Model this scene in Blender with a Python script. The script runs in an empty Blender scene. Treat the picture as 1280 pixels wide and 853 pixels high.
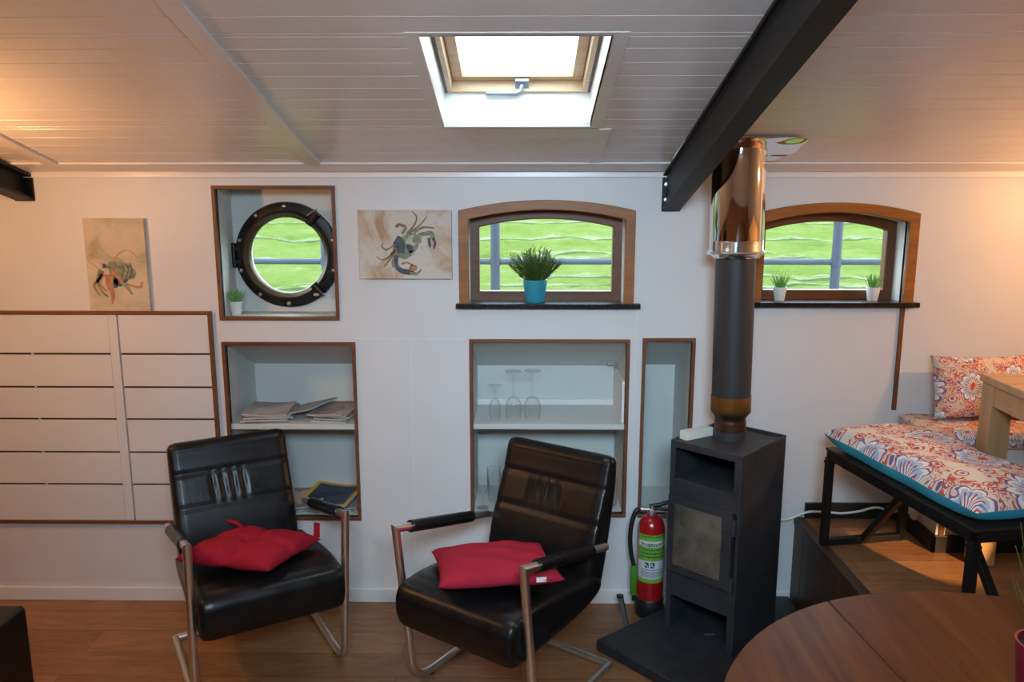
import bpy, bmesh, math, random
from mathutils import Vector, Matrix
random.seed(7)
PI = math.pi
SC = bpy.context.scene
COL = SC.collection

# ------------------------------------------------------------------ materials
def new_mat(name):
    m = bpy.data.materials.new(name); m.use_nodes = True
    nt = m.node_tree
    return m, nt, nt.nodes['Principled BSDF']

def N(nt, kind, **kw):
    n = nt.nodes.new(kind)
    for k, v in kw.items():
        if k in n.inputs: n.inputs[k].default_value = v
        else: setattr(n, k, v)
    return n

def coords(nt, scale=(1, 1, 1), kind='Object', rot=(0, 0, 0)):
    tc = nt.nodes.new('ShaderNodeTexCoord'); mp = nt.nodes.new('ShaderNodeMapping')
    mp.inputs['Scale'].default_value = scale; mp.inputs['Rotation'].default_value = rot
    nt.links.new(tc.outputs[kind], mp.inputs['Vector'])
    return mp.outputs['Vector']

def ramp(nt, fac, stops, interp='LINEAR'):
    r = nt.nodes.new('ShaderNodeValToRGB'); r.color_ramp.interpolation = interp
    e = r.color_ramp.elements
    while len(e) < len(stops): e.new(0.5)
    for i, (p, c) in enumerate(stops):
        e[i].position = p; e[i].color = (c[0], c[1], c[2], 1)
    nt.links.new(fac, r.inputs['Fac'])
    return r.outputs['Color']

def math_n(nt, op, a, b=None, c=None):
    n = nt.nodes.new('ShaderNodeMath'); n.operation = op
    for i, v in enumerate((a, b, c)):
        if v is None: continue
        if isinstance(v, (int, float)): n.inputs[i].default_value = v
        else: nt.links.new(v, n.inputs[i])
    return n.outputs[0]

def mix_c(nt, fac, a, b, blend='MIX'):
    n = nt.nodes.new('ShaderNodeMix'); n.data_type = 'RGBA'; n.blend_type = blend
    for sock, v in ((n.inputs[0], fac), (n.inputs[6], a), (n.inputs[7], b)):
        if isinstance(v, (int, float)): sock.default_value = v
        elif isinstance(v, tuple): sock.default_value = (v[0], v[1], v[2], 1)
        else: nt.links.new(v, sock)
    return n.outputs[2]

def bump(nt, bs, h, strength=0.2, dist=0.01):
    b = nt.nodes.new('ShaderNodeBump'); b.inputs['Strength'].default_value = strength
    b.inputs['Distance'].default_value = dist
    nt.links.new(h, b.inputs['Height']); nt.links.new(b.outputs['Normal'], bs.inputs['Normal'])

def noise(nt, vec, scale, detail=3, rough=0.55, dist=0.0):
    n = N(nt, 'ShaderNodeTexNoise'); n.inputs['Scale'].default_value = scale
    n.inputs['Detail'].default_value = detail; n.inputs['Roughness'].default_value = rough
    n.inputs['Distortion'].default_value = dist
    nt.links.new(vec, n.inputs['Vector'])
    return n.outputs['Fac']

def plain(name, col, rough=0.5, metal=0.0, var=0.12, scale=14, bmp=0.0, spec=0.5, stretch=(1, 1, 1), coat=0.0):
    m, nt, bs = new_mat(name)
    v = coords(nt, stretch)
    f = noise(nt, v, scale, 4)
    lo = tuple(c * (1 - var) for c in col); hi = tuple(min(1, c * (1 + var)) for c in col)
    nt.links.new(ramp(nt, f, [(0.3, lo), (0.7, hi)]), bs.inputs['Base Color'])
    bs.inputs['Roughness'].default_value = rough; bs.inputs['Metallic'].default_value = metal
    bs.inputs['Specular IOR Level'].default_value = spec
    bs.inputs['Coat Weight'].default_value = coat
    if bmp: bump(nt, bs, noise(nt, v, scale * 6, 3), bmp, 0.004)
    return m

def wood(name, dark, light, axis='X', rough=0.4, scale=9, bmp=0.1, coat=0.0):
    m, nt, bs = new_mat(name)
    st = {'X': (0.12, 1.5, 1.5), 'Y': (1.5, 0.12, 1.5), 'Z': (1.5, 1.5, 0.12)}[axis]
    v = coords(nt, st)
    f = noise(nt, v, scale, 6, 0.65, 1.2); f2 = noise(nt, v, scale * 5, 3, 0.6)
    t = math_n(nt, 'MULTIPLY_ADD', f2, 0.35, math_n(nt, 'MULTIPLY', f, 0.7))
    nt.links.new(ramp(nt, t, [(0.32, dark), (0.7, light)]), bs.inputs['Base Color'])
    bs.inputs['Roughness'].default_value = rough; bs.inputs['Coat Weight'].default_value = coat
    if bmp: bump(nt, bs, f2, bmp, 0.002)
    return m

def floor_mat():
    m, nt, bs = new_mat('oak_laminate')
    v = coords(nt)
    br = N(nt, 'ShaderNodeTexBrick'); nt.links.new(v, br.inputs['Vector'])
    br.offset = 0.37; br.inputs['Scale'].default_value = 1.0
    br.inputs['Brick Width'].default_value = 1.25; br.inputs['Row Height'].default_value = 0.155
    br.inputs['Mortar Size'].default_value = 0.0012; br.inputs['Mortar Smooth'].default_value = 0.2
    br.inputs['Color1'].default_value = (0.26, 0.115, 0.045, 1); br.inputs['Color2'].default_value = (0.36, 0.175, 0.075, 1)
    br.inputs['Mortar'].default_value = (0.06, 0.03, 0.015, 1)
    g = noise(nt, coords(nt, (0.7, 9, 1)), 6, 6, 0.65, 1.0)
    k = noise(nt, coords(nt, (1.2, 4, 1)), 3.2, 3, 0.6, 2.2)
    gr = ramp(nt, math_n(nt, 'MULTIPLY_ADD', k, 0.5, math_n(nt, 'MULTIPLY', g, 0.5)), [(0.3, (0.5, 0.45, 0.4)), (0.72, (1.25, 1.22, 1.2))])
    nt.links.new(mix_c(nt, 0.85, br.outputs['Color'], gr, 'MULTIPLY'), bs.inputs['Base Color'])
    bs.inputs['Roughness'].default_value = 0.42
    bump(nt, bs, g, 0.08, 0.002)
    return m

def leather_mat():
    m, nt, bs = new_mat('black_leather')
    v = coords(nt)
    vo = N(nt, 'ShaderNodeTexVoronoi'); vo.inputs['Scale'].default_value = 260; nt.links.new(v, vo.inputs['Vector'])
    w = noise(nt, v, 9, 3)
    nt.links.new(ramp(nt, w, [(0.3, (0.004, 0.004, 0.0045)), (0.75, (0.009, 0.0085, 0.009))]), bs.inputs['Base Color'])
    nt.links.new(ramp(nt, w, [(0.3, (0.26,) * 3), (0.7, (0.38,) * 3)]), bs.inputs['Roughness'])
    bs.inputs['Specular IOR Level'].default_value = 0.34
    h = math_n(nt, 'MULTIPLY_ADD', w, 2.0, math_n(nt, 'MULTIPLY', vo.outputs['Distance'], 0.35))
    bump(nt, bs, h, 0.12, 0.005)
    return m

def glass_pane(name, tint=(0.96, 0.99, 0.97)):
    m = bpy.data.materials.new(name); m.use_nodes = True; nt = m.node_tree; nt.nodes.clear()
    out = nt.nodes.new('ShaderNodeOutputMaterial'); mx = nt.nodes.new('ShaderNodeMixShader')
    tr = nt.nodes.new('ShaderNodeBsdfTransparent'); tr.inputs['Color'].default_value = (*tint, 1)
    gl = nt.nodes.new('ShaderNodeBsdfGlossy'); gl.inputs['Roughness'].default_value = 0.03
    lw = nt.nodes.new('ShaderNodeLayerWeight'); lw.inputs['Blend'].default_value = 0.5
    fr = math_n(nt, 'MULTIPLY_ADD', math_n(nt, 'POWER', lw.outputs['Facing'], 4.0), 0.7, 0.03)
    nt.links.new(fr, mx.inputs[0]); nt.links.new(tr.outputs[0], mx.inputs[1]); nt.links.new(gl.outputs[0], mx.inputs[2])
    nt.links.new(mx.outputs[0], out.inputs['Surface'])
    return m

def drink_glass():
    """thin clear glass: mostly see-through, shiny where it turns away"""
    m = bpy.data.materials.new('drinking_glass'); m.use_nodes = True; nt = m.node_tree; nt.nodes.clear()
    out = nt.nodes.new('ShaderNodeOutputMaterial'); mx = nt.nodes.new('ShaderNodeMixShader')
    tr = nt.nodes.new('ShaderNodeBsdfTransparent'); tr.inputs['Color'].default_value = (0.99, 0.995, 0.99, 1)
    gl = nt.nodes.new('ShaderNodeBsdfGlossy'); gl.inputs['Roughness'].default_value = 0.05
    lw = nt.nodes.new('ShaderNodeLayerWeight'); lw.inputs['Blend'].default_value = 0.5
    fr = math_n(nt, 'MULTIPLY_ADD', math_n(nt, 'POWER', lw.outputs['Facing'], 2.5), 0.55, 0.03)
    nt.links.new(fr, mx.inputs[0]); nt.links.new(tr.outputs[0], mx.inputs[1]); nt.links.new(gl.outputs[0], mx.inputs[2])
    nt.links.new(mx.outputs[0], out.inputs['Surface'])
    return m

def floral_mat(name, base, seed=0.0, scale=5.0):
    """medallion print: coral, navy and light-blue flowers on a cream ground"""
    m, nt, bs = new_mat(name)
    tc = nt.nodes.new('ShaderNodeTexCoord'); mp = nt.nodes.new('ShaderNodeMapping')
    mp.inputs['Location'].default_value = (seed, seed * 0.7, 0)
    nt.links.new(tc.outputs['UV'], mp.inputs['Vector'])
    nd = N(nt, 'ShaderNodeTexNoise'); nd.inputs['Scale'].default_value = 16; nd.inputs['Detail'].default_value = 2; nt.links.new(mp.outputs['Vector'], nd.inputs['Vector'])
    dm = nt.nodes.new('ShaderNodeVectorMath'); dm.operation = 'MULTIPLY_ADD'; nt.links.new(nd.outputs['Color'], dm.inputs[0]); dm.inputs[1].default_value = (0.035, 0.035, 0); nt.links.new(mp.outputs['Vector'], dm.inputs[2])
    uv = dm.outputs[0]
    coral = (0.54, 0.115, 0.085); navy = (0.19, 0.13, 0.30); blue = (0.40, 0.56, 0.70); white = (0.80, 0.77, 0.76)
    def voro(sc, off, rnd):
        a = nt.nodes.new('ShaderNodeVectorMath'); a.operation = 'ADD'; nt.links.new(uv, a.inputs[0]); a.inputs[1].default_value = (off, off * 1.7, 0)
        vo = N(nt, 'ShaderNodeTexVoronoi'); vo.voronoi_dimensions = '2D'; vo.inputs['Scale'].default_value = sc; vo.inputs['Randomness'].default_value = rnd
        nt.links.new(a.outputs[0], vo.inputs['Vector'])
        d = nt.nodes.new('ShaderNodeVectorMath'); d.operation = 'SUBTRACT'; nt.links.new(a.outputs[0], d.inputs[0]); nt.links.new(vo.outputs['Position'], d.inputs[1])
        sp_ = nt.nodes.new('ShaderNodeSeparateXYZ'); nt.links.new(d.outputs[0], sp_.inputs[0])
        return vo.outputs['Distance'], math_n(nt, 'ARCTAN2', sp_.outputs['Y'], sp_.outputs['X'])
    def lt(a_, b_): return math_n(nt, 'LESS_THAN', a_, b_)
    def land(a_, b_): return math_n(nt, 'MULTIPLY', a_, b_)
    r, ang = voro(scale, 0.0, 0.35)
    nz = noise(nt, uv, scale * 6, 2)
    rr = math_n(nt, 'ADD', r, math_n(nt, 'MULTIPLY', math_n(nt, 'SUBTRACT', nz, 0.5), 0.10))
    pet = math_n(nt, 'ABSOLUTE', math_n(nt, 'SINE', math_n(nt, 'MULTIPLY', ang, 5.0)))
    edge = math_n(nt, 'MULTIPLY_ADD', math_n(nt, 'POWER', pet, 0.5), 0.17, 0.17)      # petal outline radius
    q = math_n(nt, 'DIVIDE', rr, edge)
    # scrolls: thin contour lines of a noise field
    sc1 = math_n(nt, 'ABSOLUTE', math_n(nt, 'SINE', math_n(nt, 'MULTIPLY', noise(nt, uv, scale * 3.0, 1, 0.5, 1.5), 26.0)))
    sc2 = noise(nt, uv, scale * 3.6, 1)
    r5, a5 = voro(scale * 3.4, 4.1, 0.8)
    ringl = math_n(nt, 'ABSOLUTE', math_n(nt, 'SUBTRACT', r5, 0.26))
    c = mix_c(nt, land(lt(sc1, 0.38), math_n(nt, 'GREATER_THAN', sc2, 0.53)), base, coral)
    c = mix_c(nt, lt(ringl, 0.035), c, coral)
    c = mix_c(nt, lt(r5, 0.11), c, navy)
    garland = land(lt(math_n(nt, 'ABSOLUTE', math_n(nt, 'SUBTRACT', rr, 0.45)), 0.075), lt(math_n(nt, 'ABSOLUTE', math_n(nt, 'SINE', math_n(nt, 'MULTIPLY', noise(nt, uv, scale * 5.5, 1, 0.5, 1.0), 22.0))), 0.5))
    c = mix_c(nt, garland, c, coral)
    c = mix_c(nt, lt(q, 1.12), c, navy)
    c = mix_c(nt, lt(q, 1.0), c, white)
    c = mix_c(nt, lt(q, 0.80), c, blue)
    c = mix_c(nt, lt(q, 0.52), c, white)
    c = mix_c(nt, land(lt(q, 0.9), lt(pet, 0.28)), c, navy)
    c = mix_c(nt, land(lt(q, 0.62), math_n(nt, 'GREATER_THAN', pet, 0.93)), c, coral)
    c = mix_c(nt, lt(rr, 0.07), c, coral)
    nt.links.new(c, bs.inputs['Base Color'])
    bs.inputs['Roughness'].default_value = 0.85; bs.inputs['Specular IOR Level'].default_value = 0.15
    bump(nt, bs, noise(nt, uv, 300, 2), 0.15, 0.002)
    return m

def canvas_mat(name, stops, seed):
    m, nt, bs = new_mat(name)
    v = coords(nt, (1, 1, 1)); mp = nt.nodes.new('ShaderNodeMapping'); mp.inputs['Location'].default_value = (seed, 0, seed)
    nt.links.new(v, mp.inputs['Vector'])
    f = noise(nt, mp.outputs['Vector'], 7, 6, 0.6, 0.8)
    nt.links.new(ramp(nt, f, stops), bs.inputs['Base Color']); bs.inputs['Roughness'].default_value = 0.8
    bump(nt, bs, noise(nt, v, 500, 1), 0.2, 0.001)
    return m

def paper_mat(name, tone=(0.46, 0.45, 0.42), ink=(0.2, 0.2, 0.2), photo=(0.35, 0.28, 0.3), seed=0):
    m, nt, bs = new_mat(name)
    v = coords(nt, (1, 1, 1)); mp = nt.nodes.new('ShaderNodeMapping'); mp.inputs['Location'].default_value = (seed, seed * .3, 0)
    nt.links.new(v, mp.inputs['Vector']); v = mp.outputs['Vector']
    w = N(nt, 'ShaderNodeTexWave'); w.bands_direction = 'Y'; w.inputs['Scale'].default_value = 34; w.inputs['Distortion'].default_value = 0.4
    nt.links.new(v, w.inputs['Vector'])
    g = noise(nt, v, 130, 2); blk = noise(nt, v, 9, 1)
    line = math_n(nt, 'MULTIPLY', math_n(nt, 'GREATER_THAN', w.outputs['Fac'], 0.55), math_n(nt, 'GREATER_THAN', g, 0.45))
    c = mix_c(nt, math_n(nt, 'MULTIPLY', line, 0.7), tone, ink)
    c = mix_c(nt, math_n(nt, 'MULTIPLY', math_n(nt, 'GREATER_THAN', blk, 0.52), 0.8), c, photo)
    nt.links.new(c, bs.inputs['Base Color']); bs.inputs['Roughness'].default_value = 0.75
    return m

def grass_mat():
    m, nt, bs = new_mat('dike_grass')
    v = coords(nt)
    f = noise(nt, v, 5, 8, 0.7); big = noise(nt, coords(nt, (0.35, 1.6, 1.6)), 2.2, 4, 0.6)
    t = math_n(nt, 'MULTIPLY_ADD', f, 0.55, math_n(nt, 'MULTIPLY', big, 0.45))
    c = ramp(nt, t, [(0.3, (0.056, 0.088, 0.011)), (0.46, (0.105, 0.152, 0.024)), (0.6, (0.140, 0.182, 0.045)), (0.74, (0.26, 0.28, 0.18))])
    sp_ = nt.nodes.new('ShaderNodeSeparateXYZ'); nt.links.new(v, sp_.inputs[0])
    wob = noise(nt, coords(nt, (0.8, 0.3, 0.3)), 2.0, 5, 0.6)
    band = math_n(nt, 'FRACT', math_n(nt, 'MULTIPLY_ADD', wob, 0.30, math_n(nt, 'DIVIDE', sp_.outputs['Y'], 0.44)))
    pale = math_n(nt, 'MULTIPLY', math_n(nt, 'LESS_THAN', math_n(nt, 'ABSOLUTE', math_n(nt, 'SUBTRACT', band, 0.60)), 0.07), math_n(nt, 'GREATER_THAN', noise(nt, coords(nt, (1.2, 8, 8)), 7, 4), 0.5))
    dark = math_n(nt, 'MULTIPLY', math_n(nt, 'LESS_THAN', math_n(nt, 'ABSOLUTE', math_n(nt, 'SUBTRACT', band, 0.5)), 0.045), math_n(nt, 'GREATER_THAN', noise(nt, coords(nt, (0.9, 3, 3)), 4, 3), 0.40))
    c = mix_c(nt, math_n(nt, 'MULTIPLY', pale, 0.65), c, (0.24, 0.25, 0.19))
    c = mix_c(nt, math_n(nt, 'MULTIPLY', dark, 0.75), c, (0.04, 0.055, 0.03))
    nt.links.new(c, bs.inputs['Base Color']); bs.inputs['Roughness'].default_value = 0.9
    bs.inputs['Specular IOR Level'].default_value = 0.1
    bump(nt, bs, noise(nt, v, 22, 6, 0.7), 0.9, 0.06)
    return m

def chrome(name, col=(0.82, 0.82, 0.82), rough=0.06, wav=0.0, wscale=6):
    m, nt, bs = new_mat(name)
    bs.inputs['Base Color'].default_value = (*col, 1); bs.inputs['Metallic'].default_value = 1
    f = noise(nt, coords(nt), 40, 2)
    nt.links.new(ramp(nt, f, [(0.3, (rough * .95,) * 3), (0.7, (rough * 1.05,) * 3)]), bs.inputs['Roughness'])
    if wav: bump(nt, bs, noise(nt, coords(nt), wscale, 1), wav, 0.05)
    return m

def flue_collar_mat():
    """steel tempered by heat: brown, orange and straw colours banded by height"""
    m, nt, bs = new_mat('heat_tinted_steel')
    v = coords(nt); s = nt.nodes.new('ShaderNodeSeparateXYZ'); nt.links.new(v, s.inputs[0])
    z = math_n(nt, 'ADD', s.outputs['Z'], math_n(nt, 'MULTIPLY', noise(nt, v, 12, 3), 0.03))
    f = math_n(nt, 'DIVIDE', z, 0.22)
    nt.links.new(ramp(nt, f, [(0.1, (0.03, 0.025, 0.022)), (0.3, (0.14, 0.06, 0.03)), (0.48, (0.05, 0.04, 0.04)), (0.62, (0.26, 0.13, 0.03)), (0.8, (0.34, 0.13, 0.035)), (1.0, (0.2, 0.1, 0.03))]), bs.inputs['Base Color'])
    bs.inputs['Metallic'].default_value = 0.75; bs.inputs['Roughness'].default_value = 0.38
    return m

M = {}
M['wall'] = plain('white_wall_paint', (0.68, 0.665, 0.655), 0.45, var=0.03, scale=3)
M['lining'] = plain('white_lining_paint', (0.58, 0.60, 0.57), 0.5, var=0.04, scale=3)
M['ceil'] = plain('gloss_ceiling_paint', (0.84, 0.79, 0.755), 0.24, var=0.03, scale=4)
M['trimw'] = plain('white_trim_paint', (0.74, 0.72, 0.70), 0.4, var=0.03, scale=4)
M['floor'] = floor_mat()
M['brown'] = wood('brown_trim_wood', (0.10, 0.032, 0.010), (0.21, 0.075, 0.026), 'X', 0.45)
M['panel'] = wood('brown_wall_panelling', (0.12, 0.055, 0.022), (0.24, 0.12, 0.055), 'Z', 0.5)
M['slot'] = plain('dark_brown_slot', (0.07, 0.025, 0.012), 0.6)
M['seam'] = plain('grey_seam', (0.25, 0.25, 0.27), 0.6)
M['oakframe'] = wood('varnished_window_oak', (0.19, 0.060, 0.008), (0.37, 0.130, 0.018), 'X', 0.45)
M['oaksash'] = wood('varnished_sash_oak', (0.075, 0.022, 0.004), (0.155, 0.048, 0.009), 'X', 0.45)
M['pine'] = wood('skylight_pine', (0.62, 0.42, 0.24), (0.78, 0.60, 0.40), 'X', 0.4)
M['sill'] = plain('black_stone_sill', (0.012, 0.012, 0.014), 0.22, var=0.4, scale=60)
M['glass'] = glass_pane('window_glass')
M['leather'] = leather_mat()
M['steel'] = chrome('brushed_steel_tube', (0.80, 0.79, 0.77), 0.34)
M['chrome'] = chrome('polished_flue_steel', (0.86, 0.85, 0.84), 0.07, 0.06, 5)
M['chromeplate'] = chrome('wavy_polished_plate', (0.80, 0.80, 0.82), 0.05, 0.35, 7)
M['stove'] = plain('anthracite_stove_steel', (0.038, 0.040, 0.046), 0.5, 0.25, var=0.25, scale=9, bmp=0.05)
M['stovein'] = plain('sooty_steel', (0.008, 0.008, 0.009), 0.8)
M['firebox'] = plain('smoked_stove_glass', (0.13, 0.11, 0.085), 0.30, var=0.55, scale=9)
M['pipe'] = plain('grey_flue_enamel', (0.035, 0.033, 0.034), 0.5, 0.1, var=0.1)
M['collar'] = flue_collar_mat()
M['slate'] = plain('slate_slab', (0.022, 0.023, 0.026), 0.55, var=0.35, scale=16, bmp=0.2)
M['beam'] = plain('black_beam_paint', (0.010, 0.008, 0.008), 0.5, var=0.2, bmp=0.05, spec=0.28)
M['black'] = plain('black_plastic', (0.01, 0.01, 0.011), 0.45)
M['blackmetal'] = plain('black_powder_coat', (0.008, 0.008, 0.009), 0.4, 0.2)
M['benchtop'] = wood('dark_bench_board', (0.014, 0.010, 0.009), (0.035, 0.024, 0.02), 'Y', 0.4)
M['red'] = plain('red_cotton', (0.30, 0.008, 0.024), 0.85, var=0.10, scale=10, bmp=0.15, spec=0.2)
M['red2'] = plain('raspberry_cotton', (0.38, 0.016, 0.040), 0.85, var=0.08, scale=10, bmp=0.15, spec=0.2)
M['extred'] = plain('extinguisher_red', (0.36, 0.008, 0.010), 0.25, coat=0.4)
M['label_g'] = plain('green_label', (0.16, 0.42, 0.04), 0.5)
M['label_w'] = plain('white_label', (0.62, 0.62, 0.66), 0.5)
M['ink'] = plain('label_ink', (0.03, 0.035, 0.04), 0.6)
M['noz'] = plain('green_nozzle', (0.07, 0.27, 0.02), 0.4)
M['white'] = plain('white_ceramic', (0.80, 0.79, 0.76), 0.3, var=0.03)
M['card'] = plain('white_card', (0.74, 0.76, 0.68), 0.6, var=0.05)
M['turq'] = plain('turquoise_ceramic', (0.035, 0.30, 0.40), 0.35, var=0.06)
M['turqcloth'] = plain('turquoise_cloth', (0.05, 0.46, 0.68), 0.85, var=0.06, bmp=0.15, spec=0.2)
M['soil'] = plain('dark_soil', (0.02, 0.014, 0.01), 0.95)
M['leafdark'] = plain('olive_leaves', (0.075, 0.125, 0.020), 0.5, var=0.5, scale=30)
M['leafbright'] = plain('bright_grass_leaves', (0.16, 0.36, 0.07), 0.5, var=0.35, scale=40)
M['leaflong'] = plain('long_grass_leaves', (0.10, 0.15, 0.03), 0.5, var=0.35, scale=30)
M['redpot'] = plain('red_glazed_pot', (0.22, 0.012, 0.04), 0.3)
M['mahog'] = wood('mahogany_table', (0.055, 0.014, 0.003), (0.15, 0.042, 0.007), 'Y', 0.42, 7, 0.05)
M['mahog'].node_tree.nodes['Principled BSDF'].inputs['Specular IOR Level'].default_value = 0.14
M['oak'] = wood('light_oak_table', (0.36, 0.20, 0.09), (0.55, 0.34, 0.17), 'X', 0.45)
M['oakv'] = wood('light_oak_leg', (0.36, 0.20, 0.09), (0.55, 0.34, 0.17), 'Z', 0.45)
M['riser'] = wood('dark_walnut_riser', (0.035, 0.016, 0.010), (0.075, 0.036, 0.022), 'Y', 0.45)
M['basedark'] = plain('black_baseboard', (0.010, 0.010, 0.011), 0.4)
M['iron'] = plain('dark_porthole_iron', (0.016, 0.013, 0.011), 0.42, 0.5, var=0.5, scale=25, bmp=0.2)
M['bronze'] = plain('bronze_porthole_ring', (0.07, 0.042, 0.022), 0.38, 0.7, var=0.35, scale=18, bmp=0.1)
M['stud'] = chrome('worn_stud', (0.45, 0.42, 0.4), 0.35)
M['galv'] = plain('galvanised_pipe', (0.028, 0.036, 0.055), 0.5, 0.2, var=0.15)
M['grass'] = grass_mat()
M['ground'] = plain('outside_ground', (0.10, 0.10, 0.08), 0.9)
M['drink'] = drink_glass()
M['floral'] = floral_mat('medallion_print', (0.72, 0.66, 0.59), 0.3, 4.0)
M['floral_warm'] = floral_mat('medallion_print_cushion', (0.64, 0.54, 0.44), 1.9, 6.0)
M['news'] = paper_mat('newsprint', seed=1)
M['news2'] = paper_mat('newsprint_pink', (0.42, 0.40, 0.38), (0.12, 0.12, 0.12), (0.22, 0.18, 0.17), 3)
M['news3'] = paper_mat('magazine_grey', (0.42, 0.4, 0.42), (0.15, 0.13, 0.16), (0.18, 0.15, 0.19), 5)
M['folder'] = plain('grey_blue_folder', (0.22, 0.27, 0.28), 0.6)
M['magblue'] = plain('dark_blue_cover', (0.03, 0.045, 0.075), 0.4, var=0.6, scale=18)
M['magyel'] = plain('yellow_border', (0.50, 0.33, 0.02), 0.4)
M['pages'] = plain('paper_edges', (0.46, 0.44, 0.40), 0.8)
M['cable'] = plain('white_cable', (0.72, 0.70, 0.64), 0.4)
M['grey'] = plain('grey_metal_handle', (0.36, 0.42, 0.52), 0.35, 0.5)
M['gasket'] = plain('grey_gasket', (0.18, 0.17, 0.165), 0.6)
M['canv1'] = canvas_mat('cream_canvas', [(0.28, (0.30, 0.27, 0.12)), (0.42, (0.50, 0.42, 0.30)), (0.58, (0.60, 0.50, 0.37)), (0.75, (0.52, 0.40, 0.26))], 2.2)
M['canv2'] = canvas_mat('ochre_canvas', [(0.28, (0.38, 0.20, 0.10)), (0.42, (0.52, 0.37, 0.25)), (0.54, (0.62, 0.56, 0.48)), (0.75, (0.60, 0.55, 0.52))], 5.4)
M['p_dark'] = plain('paint_slate', (0.085, 0.095, 0.11), 0.7, var=0.5, scale=60)
M['p_green'] = plain('paint_sage', (0.22, 0.25, 0.15), 0.7, var=0.45, scale=60)
M['p_brown'] = plain('paint_umber', (0.27, 0.18, 0.10), 0.7, var=0.4, scale=60)
M['p_orange'] = plain('paint_rust', (0.42, 0.20, 0.11), 0.7, var=0.3, scale=60)
M['p_pale'] = plain('paint_pale', (0.48, 0.42, 0.34), 0.7, var=0.2, scale=60)
M['tag'] = plain('white_tag', (0.75, 0.72, 0.68), 0.7)

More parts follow.
